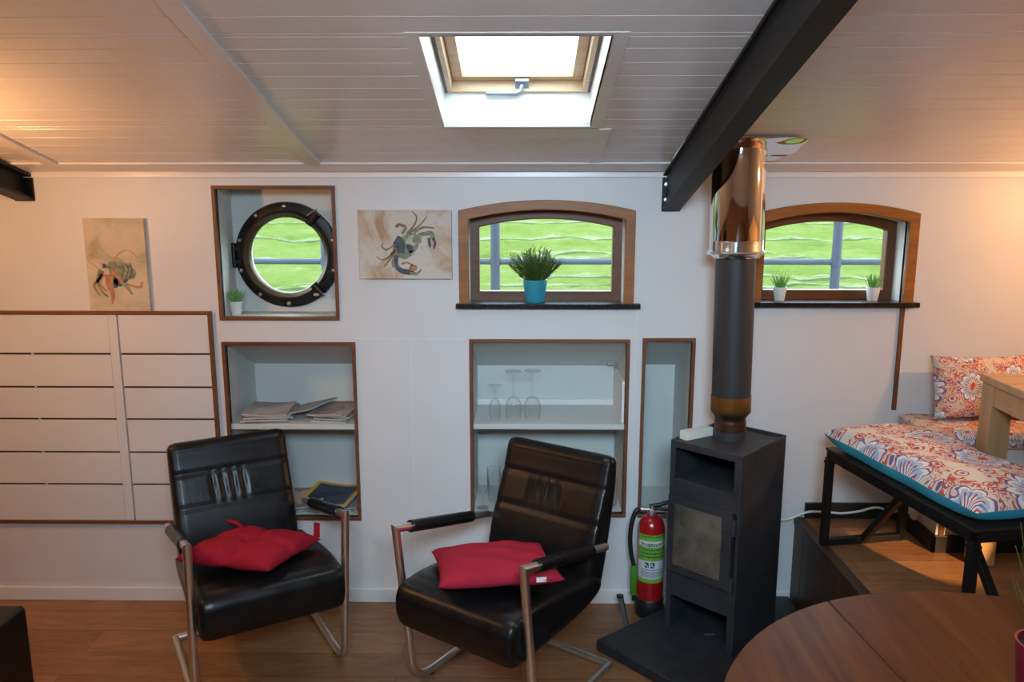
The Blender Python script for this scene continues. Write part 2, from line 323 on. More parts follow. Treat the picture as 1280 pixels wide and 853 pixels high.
# ------------------------------------------------------------------ mesh builder
class MB:
    def __init__(s): s.v = []; s.f = []; s.mi = []; s.uv = {}; s.cur = 0
    def add(s, vs, fs, mi=None):
        o = len(s.v); s.v += [tuple(p) for p in vs]
        for f in fs:
            s.f.append([i + o for i in f]); s.mi.append(s.cur if mi is None else mi)
        return o
    def box(s, x0, x1, y0, y1, z0, z1, mi=None):
        vs = [(x, y, z) for z in (z0, z1) for y in (y0, y1) for x in (x0, x1)]
        s.add(vs, [(0, 2, 3, 1), (4, 5, 7, 6), (0, 1, 5, 4), (2, 6, 7, 3), (0, 4, 6, 2), (1, 3, 7, 5)], mi); return s
    def prism(s, poly, vec, mi=None):
        n = len(poly); v = Vector(vec)
        vs = [tuple(p) for p in poly] + [tuple(Vector(p) + v) for p in poly]
        s.add(vs, [list(range(n))[::-1], list(range(n, 2 * n))] + [(i, (i + 1) % n, (i + 1) % n + n, i + n) for i in range(n)], mi); return s
    def tube(s, pts, r, seg=12, closed=False, mi=None, square=False):
        P = [Vector(p) for p in pts]; n = len(P); rr = r if isinstance(r, (list, tuple)) else [r] * n
        if square: seg = 4
        ref = None; rings = []
        for i, p in enumerate(P):
            a = P[(i - 1) % n] if (closed or i > 0) else p; b = P[(i + 1) % n] if (closed or i < n - 1) else p
            d1 = (p - a).normalized() if (p - a).length > 1e-9 else (b - p).normalized()
            d2 = (b - p).normalized() if (b - p).length > 1e-9 else d1
            t = (d1 + d2)
            t = t.normalized() if t.length > 1e-6 else d1
            if ref is None:
                up = Vector((0, 0, 1)) if abs(t.z) < 0.9 else Vector((1, 0, 0))
                ref = (up - t * up.dot(t)).normalized()
            else: ref = (ref - t * ref.dot(t)).normalized()
            bn = t.cross(ref); k = 1 / max(0.35, math.sqrt(max(0.0, (1 + d1.dot(d2)) / 2)))
            ang0 = PI / 4 if square else 0; q = math.sqrt(2) if square else 1
            bend = (d2 - d1)
            bdir = bend.normalized() if bend.length > 1e-6 else None
            ring = []
            for j in range(seg):
                w = ang0 + 2 * PI * j / seg
                o = (ref * math.cos(w) + bn * math.sin(w)) * rr[i] * q
                if bdir is not None and k > 1.001:
                    bp = (bdir - t * bdir.dot(t))
                    if bp.length > 1e-6:
                        bp.normalize(); o = o + bp * o.dot(bp) * (k - 1)
                ring.append(p + o)
            rings.append(ring)
        vs = [q for ring in rings for q in ring]; fs = []
        m = n if closed else n - 1
        for i in range(m):
            for j in range(seg):
                a = i * seg + j; b = i * seg + (j + 1) % seg; c = ((i + 1) % n) * seg + (j + 1) % seg; d = ((i + 1) % n) * seg + j
                fs.append((a, b, c, d))
        if not closed:
            fs.append(list(range(seg))[::-1]); fs.append([(n - 1) * seg + j for j in range(seg)])
        s.add(vs, fs, mi); return s
    def lathe(s, prof, c=(0, 0, 0), seg=32, mi=None, axis='Z', mis=None):
        vs = []; fs = []; ms = []
        n = len(prof)
        for (r, z) in prof:
            for j in range(seg):
                w = 2 * PI * j / seg; a, b = r * math.cos(w), r * math.sin(w)
                p = {'Z': (a, b, z), 'Y': (a, z, b), 'X': (z, a, b)}[axis]
                vs.append((p[0] + c[0], p[1] + c[1], p[2] + c[2]))
        for i in range(n - 1):
            for j in range(seg):
                f = (i * seg + j, i * seg + (j + 1) % seg, (i + 1) * seg + (j + 1) % seg, (i + 1) * seg + j)
                fs.append(f if axis != 'Y' else f[::-1])
        loop = max(abs(prof[0][0] - prof[-1][0]), abs(prof[0][1] - prof[-1][1])) < 1e-7
        if prof[0][0] > 1e-6 and not loop: fs.append(list(range(seg))[::-1])
        if prof[-1][0] > 1e-6 and not loop: fs.append([(n - 1) * seg + j for j in range(seg)])
        s.add(vs, fs, mi); return s
    def grid(s, fn, nu, nv, mi=None, flip=False, uvfn=None):
        vs = []; o = len(s.v)
        for i in range(nu + 1):
            for j in range(nv + 1):
                vs.append(fn(i / nu, j / nv))
                if uvfn: s.uv[o + len(vs) - 1] = uvfn(i / nu, j / nv)
        fs = []
        for i in range(nu):
            for j in range(nv):
                a = i * (nv + 1) + j; q = (a, a + nv + 1, a + nv + 2, a + 1)
                fs.append(q[::-1] if flip else q)
        s.add(vs, fs, mi); return s
    def build(s, name, mats, parent=None, smooth=False, bevel=0.0, loc=None, rot=None, weld=False, segs=2):
        me = bpy.data.meshes.new(name); me.from_pydata(s.v, [], s.f)
        mats = mats if isinstance(mats, (list, tuple)) else [mats]
        for m in mats: me.materials.append(m)
        for p, i in zip(me.polygons, s.mi): p.material_index = min(i, len(mats) - 1)
        if s.uv:
            ul = me.uv_layers.new(name='UVMap')
            for l in me.loops:
                if l.vertex_index in s.uv: ul.data[l.index].uv = s.uv[l.vertex_index]
        bm = bmesh.new(); bm.from_mesh(me)
        if weld: bmesh.ops.remove_doubles(bm, verts=bm.verts, dist=1e-5)
        bmesh.ops.recalc_face_normals(bm, faces=bm.faces)
        bm.to_mesh(me); bm.free()
        if smooth:
            for p in me.polygons: p.use_smooth = True
            if smooth != 'all':
                me.set_sharp_from_angle(angle=math.radians(38))
        o = bpy.data.objects.new(name, me); COL.objects.link(o)
        if parent: o.parent = parent
        if loc: o.location = loc
        if rot: o.rotation_euler = rot
        if bevel:
            b = o.modifiers.new('bevel', 'BEVEL'); b.width = bevel; b.segments = segs; b.limit_method = 'ANGLE'; b.angle_limit = math.radians(40)
            b.harden_normals = False
        return o

def thing(name, label, cat, loc=(0, 0, 0), rz=0.0, group=None):
    o = bpy.data.objects.new(name, None); COL.objects.link(o); o.empty_display_size = 0.05
    o.location = loc; o.rotation_euler = (0, 0, rz); o['label'] = label; o['category'] = cat
    if group: o['group'] = group
    return o
def tag(o, label, cat, group=None):
    o['label'] = label; o['category'] = cat
    if group: o['group'] = group
    return o
def struct(o): o['kind'] = 'structure'; return o
def dup(root, loc, rz, label=None, group=None):
    r = root.copy(); COL.objects.link(r); r.location = loc; r.rotation_euler = (0, 0, rz)
    if label: r['label'] = label
    if group: r['group'] = group
    for ch in list(root.children):
        c = ch.copy(); COL.objects.link(c); c.parent = r
        for g in ch.children:
            d = g.copy(); COL.objects.link(d); d.parent = c
    return r

def bez(p0, p1, p2, n=8):
    out = []
    for i in range(n + 1):
        t = i / n
        out.append(tuple((1 - t) ** 2 * a + 2 * t * (1 - t) * b + t * t * c for a, b, c in zip(p0, p1, p2)))
    return out
def catmull(P, n=8, closed=False):
    out = []; m = len(P)
    rng = range(m) if closed else range(m - 1)
    for i in rng:
        g = (lambda k: P[k % m]) if closed else (lambda k: P[max(0, min(m - 1, k))])
        p0, p1, p2, p3 = g(i - 1), g(i), g(i + 1), g(i + 2)
        for j in range(n):
            t = j / n
            out.append(tuple(0.5 * (2 * b + (c - a) * t + (2 * a - 5 * b + 4 * c - d) * t * t + (3 * b - a - 3 * c + d) * t ** 3) for a, b, c, d in zip(p0, p1, p2, p3)))
    if not closed: out.append(tuple(P[-1]))
    return out

# ------------------------------------------------------------------ the room
YW = 3.2                       # face of the window wall
ZE, SL = 1.855, 0.255          # ceiling height at that wall and its rise per metre
CA, SA = 1 / math.hypot(1, SL), SL / math.hypot(1, SL)
XL, XR, YB, YR = -3.3, 3.5, -2.2, 0.35
PX, PZ, PY = 1.185, 0.40, 1.95     # raised floor: edge x, height, near edge y
def zc(y): return ZE + SL * (YW - y)
def cp(x, t, n=0.0):           # point on the ceiling: x, t along the slope, n above the surface
    return (x, YW - t * CA + n * SA, ZE + t * SA + n * CA)

mb = MB(); mb.box(XL, XR, YB, YW, -0.05, 0.0); struct(mb.build('floor', M['floor']))
mb = MB(); mb.box(PX, XR, PY, YW, 0.0, PZ - 0.002, 1); mb.box(PX + 0.03, XR, PY, YW, PZ - 0.002, PZ, 0)
p = mb.build('platform', [M['floor'], M['riser']]); p.name = 'floor_raised'; struct(p)
mb = MB(); mb.box(PX - 0.012, PX + 0.03, PY, YW, PZ - 0.03, PZ + 0.003); struct(mb.build('trim_1', M['riser'], bevel=0.003))
# planks on the riser of the step
mb = MB()
yy = PY
while yy < YW - 0.01:
    y2 = min(YW - 0.002, yy + 0.19); mb.box(PX - 0.008, PX, yy + 0.0015, y2 - 0.0015, 0.0, PZ - 0.03); yy = y2
struct(mb.build('trim_2', M['riser'], bevel=0.0015))

# front wall: columns cut round the openings
def arc_top(x0, x1, zs, zp):
    c = (x0 + x1) / 2; h = (x1 - x0) / 2; s = zp - zs; R = (h * h + s * s) / (2 * s)
    return lambda x: zp - R + math.sqrt(max(0, R * R - (x - c) ** 2))
W1 = dict(x0=-0.255, x1=0.458, zs=1.703, zp=1.745, zb=1.318)
W2 = dict(x0=0.935, x1=1.592, zs=1.692, zp=1.735, zb=1.325)
FW = 0.040
def inner(w): return dict(x0=w['x0'] + FW, x1=w['x1'] - FW, zs=w['zs'] - FW + 0.004, zp=w['zp'] - FW, zb=w['zb'])
openings = []
def op(x0, x1, z0, z1): openings.append((x0, x1, (lambda x, z=z0: z), (z1 if callable(z1) else (lambda x, z=z1: z)), callable(z1)))
PN = (-1.235, -0.765, 1.268, 1.788)      # porthole niche (opening)
BK = (-1.235, -0.705, 0.392, 1.149)      # newspaper shelves
CB = (-0.203, 0.436, 0.412, 1.163)       # glasses cupboard
NR = (0.515, 0.706, 0.412, 1.169)        # narrow niche
for q in (PN, BK, CB, NR): op(*q)
for w in (W1, W2):
    i = inner(w); op(i['x0'], i['x1'], i['zb'], arc_top(i['x0'], i['x1'], i['zs'], i['zp']))
xs = {XL, XR}
for o_ in openings:
    xs |= {o_[0], o_[1]}
    if o_[4]: xs |= {o_[0] + (o_[1] - o_[0]) * k / 20 for k in range(21)}
xs = sorted(xs)
mb = MB(); T = 0.022
for a, b in zip(xs[:-1], xs[1:]):
    if b - a < 1e-6: continue
    mid = (a + b) / 2
    cov = sorted([o_ for o_ in openings if o_[0] - 1e-9 < mid < o_[1] + 1e-9], key=lambda o_: o_[2](mid))
    lo = lambda x: -0.05
    for o_ in cov + [None]:
        hi = (lambda x: ZE + 0.03) if o_ is None else o_[2]
        mb.prism([(a, YW, lo(a)), (b, YW, lo(b)), (b, YW, hi(b)), (a, YW, hi(a))], (0, T, 0))
        if o_: lo = o_[3]
struct(mb.build('wall_front', M['wall'], weld=True))
# other walls (behind and beside the photographer)
mb = MB(); mb.box(XL - 0.05, XL, YB, YW, -0.05, 2.75); struct(mb.build('wall_left', M['wall']))
mb = MB(); mb.box(XR, XR + 0.05, YB, YW, -0.05, 2.75); struct(mb.build('wall_right', M['wall']))
mb = MB()
mb.box(XL, XR, YB - 0.05, YB, -0.05, 2.75)
struct(mb.build('wall_back', M['wall']))

# ceiling: tongue-and-groove boards with a rectangular hole for the skylight
SX0, SX1, ST0, ST1 = -0.257, 0.227, 0.528, 1.178
mb = MB(); BW = 0.0865
def board(x0, x1, t0, t1):
    g, d = 0.0018, 0.003
    prof = [(t0, 0.02), (t0, d), (t0 + g, 0), (t1 - g, 0), (t1, d), (t1, 0.02)]
    pts = [cp(x0, t, n) for t, n in prof]
    mb.prism(pts, (x1 - x0, 0, 0))
tmax = (YW - YR) / CA; t = 0.0
cuts = []
t = 0.16
edges = [0.0, 0.16]
while t < tmax: t += BW; edges.append(min(t, tmax))
edges = sorted(set([e for e in edges if min(abs(e - ST0), abs(e - ST1)) > 0.02] + [ST0, ST1]))
for a, b in zip(edges[:-1], edges[1:]):
    if a >= ST0 - 1e-6 and b <= ST1 + 1e-6: board(XL, SX0, a, b); board(SX1, XR, a, b)
    else: board(XL, XR, a, b)
# the opposite slope of the roof
yb_t = (YR - YB)
mb.prism([(XL, YR, zc(YR)), (XL, YB, zc(YR) - SL * yb_t), (XL, YB, zc(YR) - SL * yb_t + 0.03), (XL, YR, zc(YR) + 0.03)], (XR - XL, 0, 0))
struct(mb.build('ceiling', M['ceil']))
# battens over the board joints, and the flat board along the wall
def batten(name, x0, x1, t0, t1, h=0.008, m='ceil', **kw):
    b = MB(); b.prism([cp(x0, t0, -h), cp(x1, t0, -h), cp(x1, t1, -h), cp(x0, t1, -h)], Vector(cp(0, 0, 0)) - Vector(cp(0, 0, -h)))
    return struct(b.build(name, M[m], bevel=0.002))
batten('trim_3', -0.830, -0.772, 0.13, tmax, 0.010)
batten('trim_4', -1.845, -1.79, 0.13, tmax, 0.010)
batten('trim_5', XL, XR, 0.03, 0.13, 0.007)
batten('trim_6', 0.258, 0.30, 0.13, ST0 - 0.02, 0.004)
batten('trim_7', 2.2, 2.255, 0.13, tmax, 0.010)
b = MB()
b.box(XL, XR, YW - 0.008, YW, ZE - 0.022, ZE + 0.008); struct(b.build('trim_8', M['ceil'], bevel=0.002))

# baseboards
mb = MB(); mb.box(XL, PX - 0.012, YW - 0.014, YW, 0, 0.062); struct(mb.build('baseboard_front', M['trimw'], bevel=0.003))
mb = MB(); mb.box(PX + 0.03, 1.60, YW - 0.014, YW, PZ, PZ + 0.07); struct(mb.build('baseboard_right', M['basedark'], bevel=0.003))
mb = MB(); mb.box(1.548, 1.566, YW - 0.010, YW, 0.88, 1.312); struct(mb.build('trim_9', M['brown'], bevel=0.002))
# faint joints between the wall sheets
mb = MB()
for (x0, x1, z) in ((-0.69, -0.222, 1.176), (0.73, 1.548, 1.30)): mb.box(x0, x1, YW - 0.0015, YW, z - 0.0015, z + 0.0015)
for (x, z0_, z1_) in ((-0.46, 0.062, 1.176), (0.475, 0.40, 1.29)): mb.box(x - 0.0015, x + 0.0015, YW - 0.0015, YW, z0_, z1_)
struct(mb.build('trim_10', M['trimw']))

# ------------------------------------------------------------------ windows
def arched_ring(mb, o, i, y0, y1, mi=0, bottom=True):
    """frame between two arched outlines o and i (dicts), from y0 to y1; o and i share nothing"""
    def outline(w):
        f = arc_top(w['x0'], w['x1'], w['zs'], w['zp']); n = 20
        pts = [(w['x0'], w['zb'])]
        pts += [(w['x0'] + (w['x1'] - w['x0']) * k / n, f(w['x0'] + (w['x1'] - w['x0']) * k / n)) for k in range(n + 1)]
        pts.append((w['x1'], w['zb'])); return pts
    A, B = outline(o), outline(i); n = len(A)
    rng = range(n) if bottom else range(n - 1)
    vs = [(x, y0, z) for x, z in A] + [(x, y0, z) for x, z in B] + [(x, y1, z) for x, z in A] + [(x, y1, z) for x, z in B]
    fs = []
    for k in rng:
        l = (k + 1) % n
        fs += [(k, l, n + l, n + k), (2 * n + k, 3 * n + k, 3 * n + l, 2 * n + l), (k, 2 * n + k, 2 * n + l, l), (n + k, n + l, 3 * n + l, 3 * n + k)]
    if not bottom:
        fs += [(0, n, 3 * n, 2 * n), (n - 1, 3 * n - 1, 4 * n - 1, 2 * n - 1)]
    mb.add(vs, fs, mi)
def inset(w, d, db=None): return dict(x0=w['x0'] + d, x1=w['x1'] - d, zs=w['zs'] - d + d * 0.1, zp=w['zp'] - d, zb=w['zb'] + (d if db is None else db))
def make_window(name, w, sill):
    i = inner(w)
    root = bpy.data.objects.new(name, None); COL.objects.link(root); struct(root)
    m = MB(); arched_ring(m, w, i, YW - 0.018, YW + 0.004, bottom=False); m.build('window_frame', M['oakframe'], root, bevel=0.003)
    m = MB(); big = inset(i, -0.012, -0.03); arched_ring(m, big, i, YW + 0.004, YW + 0.16, bottom=True); m.build('reveal', M['trimw'], root)
    s0 = inset(i, -0.004, 0.006); s1 = inset(s0, 0.042, 0.042)
    m = MB(); arched_ring(m, s0, s1, YW + 0.092, YW + 0.135); m.build('sash', M['oaksash'], root, bevel=0.004)
    m = MB(); s2 = inset(s1, -0.004)
    f = arc_top(s2['x0'], s2['x1'], s2['zs'], s2['zp'])
    poly = [(s2['x0'], YW + 0.112, s2['zb']), (s2['x1'], YW + 0.112, s2['zb'])] + [(s2['x1'] + (s2['x0'] - s2['x1']) * k / 16, YW + 0.112, f(s2['x1'] + (s2['x0'] - s2['x1']) * k / 16)) for k in range(17)]
    m.add(poly, [list(range(len(poly)))]); m.build('pane', M['glass'], root)
    m = MB(); m.box(sill[0], sill[1], YW - 0.035, YW, w['zb'] - 0.010, w['zb'] + 0.010); m.box(i['x0'] + 0.001, i['x1'] - 0.001, YW, YW + 0.135, w['zb'] - 0.010, w['zb'] + 0.010)
    m.build('sill', M['sill'], root, bevel=0.002)
make_window('window_1', W1, (-0.268, 0.484))
make_window('window_2', W2, (0.925, 1.612))

# skylight
def ringbox(m, x0, x1, t0, t1, wx, wt, n0, n1, mi=None):
    def bar(a0, a1, b0, b1):
        m.prism([cp(a0, b0, n0), cp(a1, b0, n0), cp(a1, b1, n0), cp(a0, b1, n0)], Vector(cp(0, 0, n1)) - Vector(cp(0, 0, n0)), mi)
    bar(x0, x1, t0, t0 + wt); bar(x0, x1, t1 - wt, t1); bar(x0, x0 + wx, t0 + wt, t1 - wt); bar(x1 - wx, x1, t0 + wt, t1 - wt)
sk = bpy.data.objects.new('window_3', None); COL.objects.link(sk); struct(sk)
m = MB(); ringbox(m, SX0 - 0.036, SX1 + 0.040, ST0 - 0.014, ST1 + 0.026, 0.036, 0.013, -0.002, 0.0); m.build('casing', M['ceil'], sk, bevel=0.001)
m = MB(); ringbox(m, SX0 - 0.012, SX1 + 0.012, ST0 - 0.012, ST1 + 0.012, 0.012, 0.012, 0.0, 0.115); m.build('reveal', M['white'], sk)
m = MB(); ringbox(m, SX0 - 0.002, SX1 + 0.002, ST0 - 0.002, ST1 + 0.002, 0.012, 0.004, 0.115, 0.165, 0); m.build('gasket', M['gasket'], sk)
m = MB(); ringbox(m, SX0 + 0.010, SX1 - 0.010, ST0 + 0.002, ST1 - 0.010, 0.016, 0.012, 0.113, 0.185); m.build('frame', M['pine'], sk, bevel=0.002)
m = MB(); ringbox(m, SX0 + 0.028, SX1 - 0.028, ST0 + 0.016, ST1 - 0.028, 0.034, 0.03, 0.150, 0.20); m.build('sash', M['pine'], sk, bevel=0.002)
m = MB(); m.add([cp(SX0 + .05, ST0 + .04, .185), cp(SX1 - .05, ST0 + .04, .185), cp(SX1 - .05, ST1 - .05, .185), cp(SX0 + .05, ST1 - .05, .185)], [(0, 1, 2, 3)]); m.build('pane', M['glass'], sk)
hx = 0.0
m = MB()
m.prism([cp(hx - 0.022, ST0 + 0.008, 0.128), cp(hx + 0.022, ST0 + 0.008, 0.128), cp(hx + 0.022, ST0 + 0.040, 0.146), cp(hx - 0.022, ST0 + 0.040, 0.146)], Vector(cp(0, 0, 0.0)) - Vector(cp(0, 0, 0.008)))
m.tube([cp(hx, ST0 + 0.022, 0.132), cp(hx - 0.004, ST0 + 0.02, 0.112), cp(hx - 0.02, ST0 + 0.018, 0.106), cp(hx - 0.12, ST0 + 0.018, 0.106)], [0.008, 0.008, 0.0075, 0.0065], 10)
m.build('handle', M['grey'], sk, smooth=True)

# ------------------------------------------------------------------ outside
mb = MB()
def gz(x, y):
    z = 0.62 + (y - 4.7) * 0.145
    ph = (y + 0.12 * math.sin(x * 1.3) + 0.05 * math.sin(x * 4.1 + y)) / 0.95
    fr = ph - math.floor(ph)
    z += 0.10 * (fr - 0.5) if fr < 0.88 else 0.10 * (0.38 - (fr - 0.88) / 0.12 * 0.88)
    return z + 0.012 * math.sin(x * 9 + y * 5) + 0.01 * math.sin(x * 23 - y * 17)
def gfn(u, v):
    y = 4.75 + 9.0 * v ** 1.5; x = -9 + 20 * u
    return (x, y, 0.35 + gz(x, y) + 0.05 if v > 0.001 else -0.6)
mb.grid(gfn, 110, 150); g = mb.build('grass_bank', M['grass'], smooth='all'); g['kind'] = 'stuff'
tag(g, 'bright green grassy bank rising outside the windows', 'grass')
mb = MB(); mb.box(-40, 40, -40, -2.6, -0.9, -0.6); mb.box(-40, 40, 3.65, 14, -0.9, -0.6); struct(mb.build('ground', M['ground']))
rail = thing('railing', 'grey galvanised pipe railing outside in front of the grass bank', 'railing', (0, 4.4, 0))
m = MB(); m.tube([(-4.0, 0, 1.405), (4.0, 0, 1.405)], 0.0165, 12); m.build('rail', M['galv'], rail, smooth=True)
m = MB(); m.tube([(-4.0, 0, 1.665), (4.0, 0, 1.665)], 0.0165, 12); m.build('rail', M['galv'], rail, smooth=True)
for x in (-3.03, -2.06, -1.10, -0.148, 0.80, 1.752, 2.70):
    m = MB(); m.tube([(x, 0, -0.6), (x, 0, 1.665)], 0.026, 12); m.tube([(x, 0, 1.385), (x, 0, 1.425)], 0.031, 12)
    m.build('post', M['galv'], rail, smooth=True)

# ------------------------------------------------------------------ niches in the wall
def niche_frame(parent, o, w=0.014, proud=0.009, m='brown'):
    x0, x1, z0, z1 = o; b = MB()
    y0, y1 = YW - proud, YW + 0.006
    b.box(x0 - w, x1 + w, y0, y1, z1, z1 + w); b.box(x0 - w, x1 + w, y0, y1, z0 - w, z0)
    b.box(x0 - w, x0, y0, y1, z0, z1); b.box(x1, x1 + w, y0, y1, z0, z1)
    return b.build('frame', M[m], parent, bevel=0.0015)
def niche_box(parent, o, depth, slope=None, m='lining'):
    """lining of a recess; slope = (drop, depth0) makes the top fall towards the back"""
    x0, x1, z0, z1 = o; t = 0.008; yb = YW + depth; b = MB(); ys = YW + 0.006
    zb = z1 - (slope or 0)
    b.prism([(x0 - t, ys, z0 - t), (x0 - t, yb, z0 - t), (x0 - t, yb, zb), (x0 - t, ys, z1)], (t, 0, 0))
    b.prism([(x1, ys, z0 - t), (x1, yb, z0 - t), (x1, yb, zb), (x1, ys, z1)], (t, 0, 0))
    b.box(x0 - t, x1 + t, ys, yb, z0 - t, z0)
    b.box(x0 - t, x1 + t, yb, yb + t, z0 - t, zb + t)
    b.prism([(x0 - t, ys, z1), (x1 + t, ys, z1), (x1 + t, yb, zb), (x0 - t, yb, zb)], (0, 0, t))
    return b.build('lining', M[m], parent)

# porthole niche
nr = thing('wall_niche', 'square white wall niche with thin brown frame around the round porthole', 'niche')
niche_frame(nr, PN)
x0, x1, z0, z1 = PN; yb = YW + 0.17; pc = (-1.002, 1.512); b = MB(); t = 0.008
b.box(x0 - t, x0, YW + .006, yb, z0 - t, z1 + t); b.box(x1, x1 + t, YW + .006, yb, z0 - t, z1 + t)
b.box(x0, x1, YW + .006, yb, z0 - t, z0); b.box(x0, x1, YW + .006, yb, z1, z1 + t)
# back sheet with a round hole
n = 64; R = 0.172; ring = [(pc[0] + R * math.cos(2 * PI * k / n), pc[1] + R * math.sin(2 * PI * k / n)) for k in range(n)]
def toedge(k):
    c_, s_ = math.cos(2 * PI * k / n), math.sin(2 * PI * k / n); sc = []
    if c_ > 1e-9: sc.append((x1 - pc[0]) / c_)
    if c_ < -1e-9: sc.append((x0 - pc[0]) / c_)
    if s_ > 1e-9: sc.append((z1 - pc[1]) / s_)
    if s_ < -1e-9: sc.append((z0 - pc[1]) / s_)
    q = min(sc); return (pc[0] + q * c_, pc[1] + q * s_)
outr = [toedge(k) for k in range(n)]
vs = [(x, yb, z) for x, z in ring] + [(x, yb, z) for x, z in outr] + [(x, yb + 0.05, z) for x, z in ring] + [(x, yb + 0.05, z) for x, z in outr]
fs = []
for k in range(n):
    l = (k + 1) % n
    fs += [(k, l, n + l, n + k), (2 * n + k, 2 * n + l, 3 * n + l, 3 * n + k), (k, 2 * n + k, 2 * n + l, l)]
b.add(vs, fs)
b.box(x0 - .01, x1 + .01, yb, yb + .05, z0 - .05, z0 - .0005); b.box(x0 - .01, x1 + .01, yb, yb + .05, z1, z1 + .06); b.box(x0 - .06, x0, yb, yb + .05, z0, z1); b.box(x1, x1 + .06, yb, yb + .05, z0, z1)
b.build('lining', M['lining'], nr)

ph = thing('porthole', 'round dark iron porthole with bronze inner ring and studs', 'porthole', (pc[0], yb, pc[1]))
m = MB(); m.lathe([(0.170, 0.0), (0.224, 0.0), (0.226, -0.006), (0.222, -0.020), (0.205, -0.026), (0.182, -0.026), (0.178, -0.016), (0.170, -0.014), (0.170, 0.0)], seg=72, axis='Y'); m.build('flange', M['iron'], ph, smooth=True)
m = MB(); m.lathe([(0.163, 0.004), (0.183, -0.012), (0.190, -0.024), (0.188, -0.040), (0.180, -0.046), (0.174, -0.040), (0.169, -0.030), (0.164, -0.026), (0.160, -0.012), (0.160, 0.004), (0.163, 0.004)], seg=72, axis='Y'); m.build('glazing_ring', M['bronze'], ph, smooth=True)
m = MB(); m.lathe([(0.0, -0.010), (0.162, -0.010)], seg=48, axis='Y'); m.build('pane', M['glass'], ph)
for k in range(10):
    a = math.radians(18 + 36 * k); c = (0.206 * math.cos(a), -0.026, 0.206 * math.sin(a))
    m = MB(); m.lathe([(0.0095, 0.002), (0.0095, -0.004), (0.006, -0.008), (0.0, -0.009)], c, 12, axis='Y'); m.build('stud', M['stud'], ph, smooth=True)
m = MB()
for s in (-1, 1): m.box(-0.238, -0.196, -0.034, -0.004, s * 0.028 - 0.009, s * 0.028 + 0.009)
m.tube([(-0.226, -0.024, -0.052), (-0.226, -0.024, 0.052)], 0.011, 12); m.build('hinge', M['iron'], ph, bevel=0.003)
for a in (math.radians(52), math.radians(-48)):
    c, s = math.cos(a), math.sin(a)
    m = MB(); m.tube([(0.165 * c, -0.038, 0.165 * s), (0.225 * c, -0.036, 0.225 * s)], [0.017, 0.02], 10)
    m.build('clamp_lug', M['iron'], ph, smooth=True)
m = MB(); m.tube([(0.115, -0.050, -0.165), (0.165, -0.048, -0.163)], [0.006, 0.004], 10); m.build('clamp_pin', M['steel'], ph, smooth=True)
m = MB(); m.tube([(0.1, -0.05, 0.168), (0.145, -0.05, 0.196)], [0.003, 0.0025], 8); m.build('clamp_pin', M['steel'], ph, smooth=True)

# shelves with newspapers, cupboard with glasses, narrow niche
bk = thing('built_in_shelf', 'white recessed wall shelves holding newspapers in a thin brown frame', 'shelf')
niche_frame(bk, BK); niche_box(bk, BK, 0.34, 0.15)
b = MB(); b.box(BK[0], BK[1], YW + 0.006, YW + 0.34, 0.782, 0.806); b.build('shelf_board', M['lining'], bk, bevel=0.002)
cb = thing('built_in_shelf', 'white recessed wall cupboard with wine glasses in a thin brown frame', 'shelf')
niche_frame(cb, CB); niche_box(cb, CB, 0.34, 0.17)
b = MB(); b.box(CB[0], CB[1], YW + 0.006, YW + 0.34, 0.786, 0.810); b.build('shelf_board', M['lining'], cb, bevel=0.002)
b = MB(); b.box(0.392, 0.424, YW + 0.30, YW + 0.325, 1.0, 1.012); b.box(0.424, 0.436, YW + 0.29, YW + 0.33, 0.995, 1.03); b.build('catch', M['stud'], cb, bevel=0.002)
b = MB(); b.box(CB[0], CB[1], YW + 0.325, YW + 0.34, 0.81, 0.836); b.box(0.425, 0.436, YW + 0.03, YW + 0.33, 0.81, 0.99); b.build('edge_strip', M['trimw'], cb, bevel=0.002)
nn = thing('wall_niche', 'tall narrow empty wall niche with brown frame left of the flue pipe', 'niche')
niche_frame(nn, NR); niche_box(nn, NR, 0.34, 0.17)

# slatted panel wall on the left: boards with dark slots
sp = thing('slatted_panel', 'white slatted wall panel with dark slots and brown frame', 'wall panel')
SZ0, SZ1 = 0.378, 1.278; zs_ = [1.112, 0.970, 0.831, 0.685, 0.541]
b = MB(); b.box(XL + 0.01, -1.296, YW - 0.004, YW, SZ0, SZ1); b.build('backing', M['slot'], sp)
def slat_boards(x0, x1, stile0, stile1):
    b = MB(); ed = [SZ0] + sorted(zs_) + [SZ1]; g = 0.0045
    for a, c in zip(ed[:-1], ed[1:]):
        b.box(x0 + stile0, x1 - stile1, YW - 0.015, YW - 0.004, a + (g if a != SZ0 else 0), c - (g if c != SZ1 else 0))
    if stile0: b.box(x0, x0 + stile0 - 0.0006, YW - 0.015, YW - 0.004, SZ0, SZ1)
    if stile1: b.box(x1 - stile1 + 0.0006, x1, YW - 0.015, YW - 0.004, SZ0, SZ1)
    return b
b = slat_boards(-2.52, -1.675, 0.0, 0.037)
for z in zs_: b.box(-2.046, -2.040, YW - 0.0149, YW - 0.004, z - 0.005, z + 0.005)
b.build('panel', M['wall'], sp, bevel=0.001, segs=1)
slat_boards(-1.668, -1.296, 0.0, 0.0).build('panel', M['wall'], sp, bevel=0.001, segs=1)
slat_boards(-3.28, -2.526, 0.0, 0.0).build('panel', M['wall'], sp, bevel=0.001, segs=1)
b = MB(); b.box(-1.6745, -1.6685, YW - 0.010, YW - 0.003, SZ0, SZ1); b.build('joint_strip', M['seam'], sp)
b = MB(); b.box(XL + 0.01, -1.280, YW - 0.020, YW, SZ1, SZ1 + 0.015); b.box(XL + 0.01, -1.280, YW - 0.020, YW, SZ0 - 0.015, SZ0); b.box(-1.295, -1.280, YW - 0.020, YW, SZ0, SZ1)
b.build('frame', M['brown'], sp, bevel=0.002)

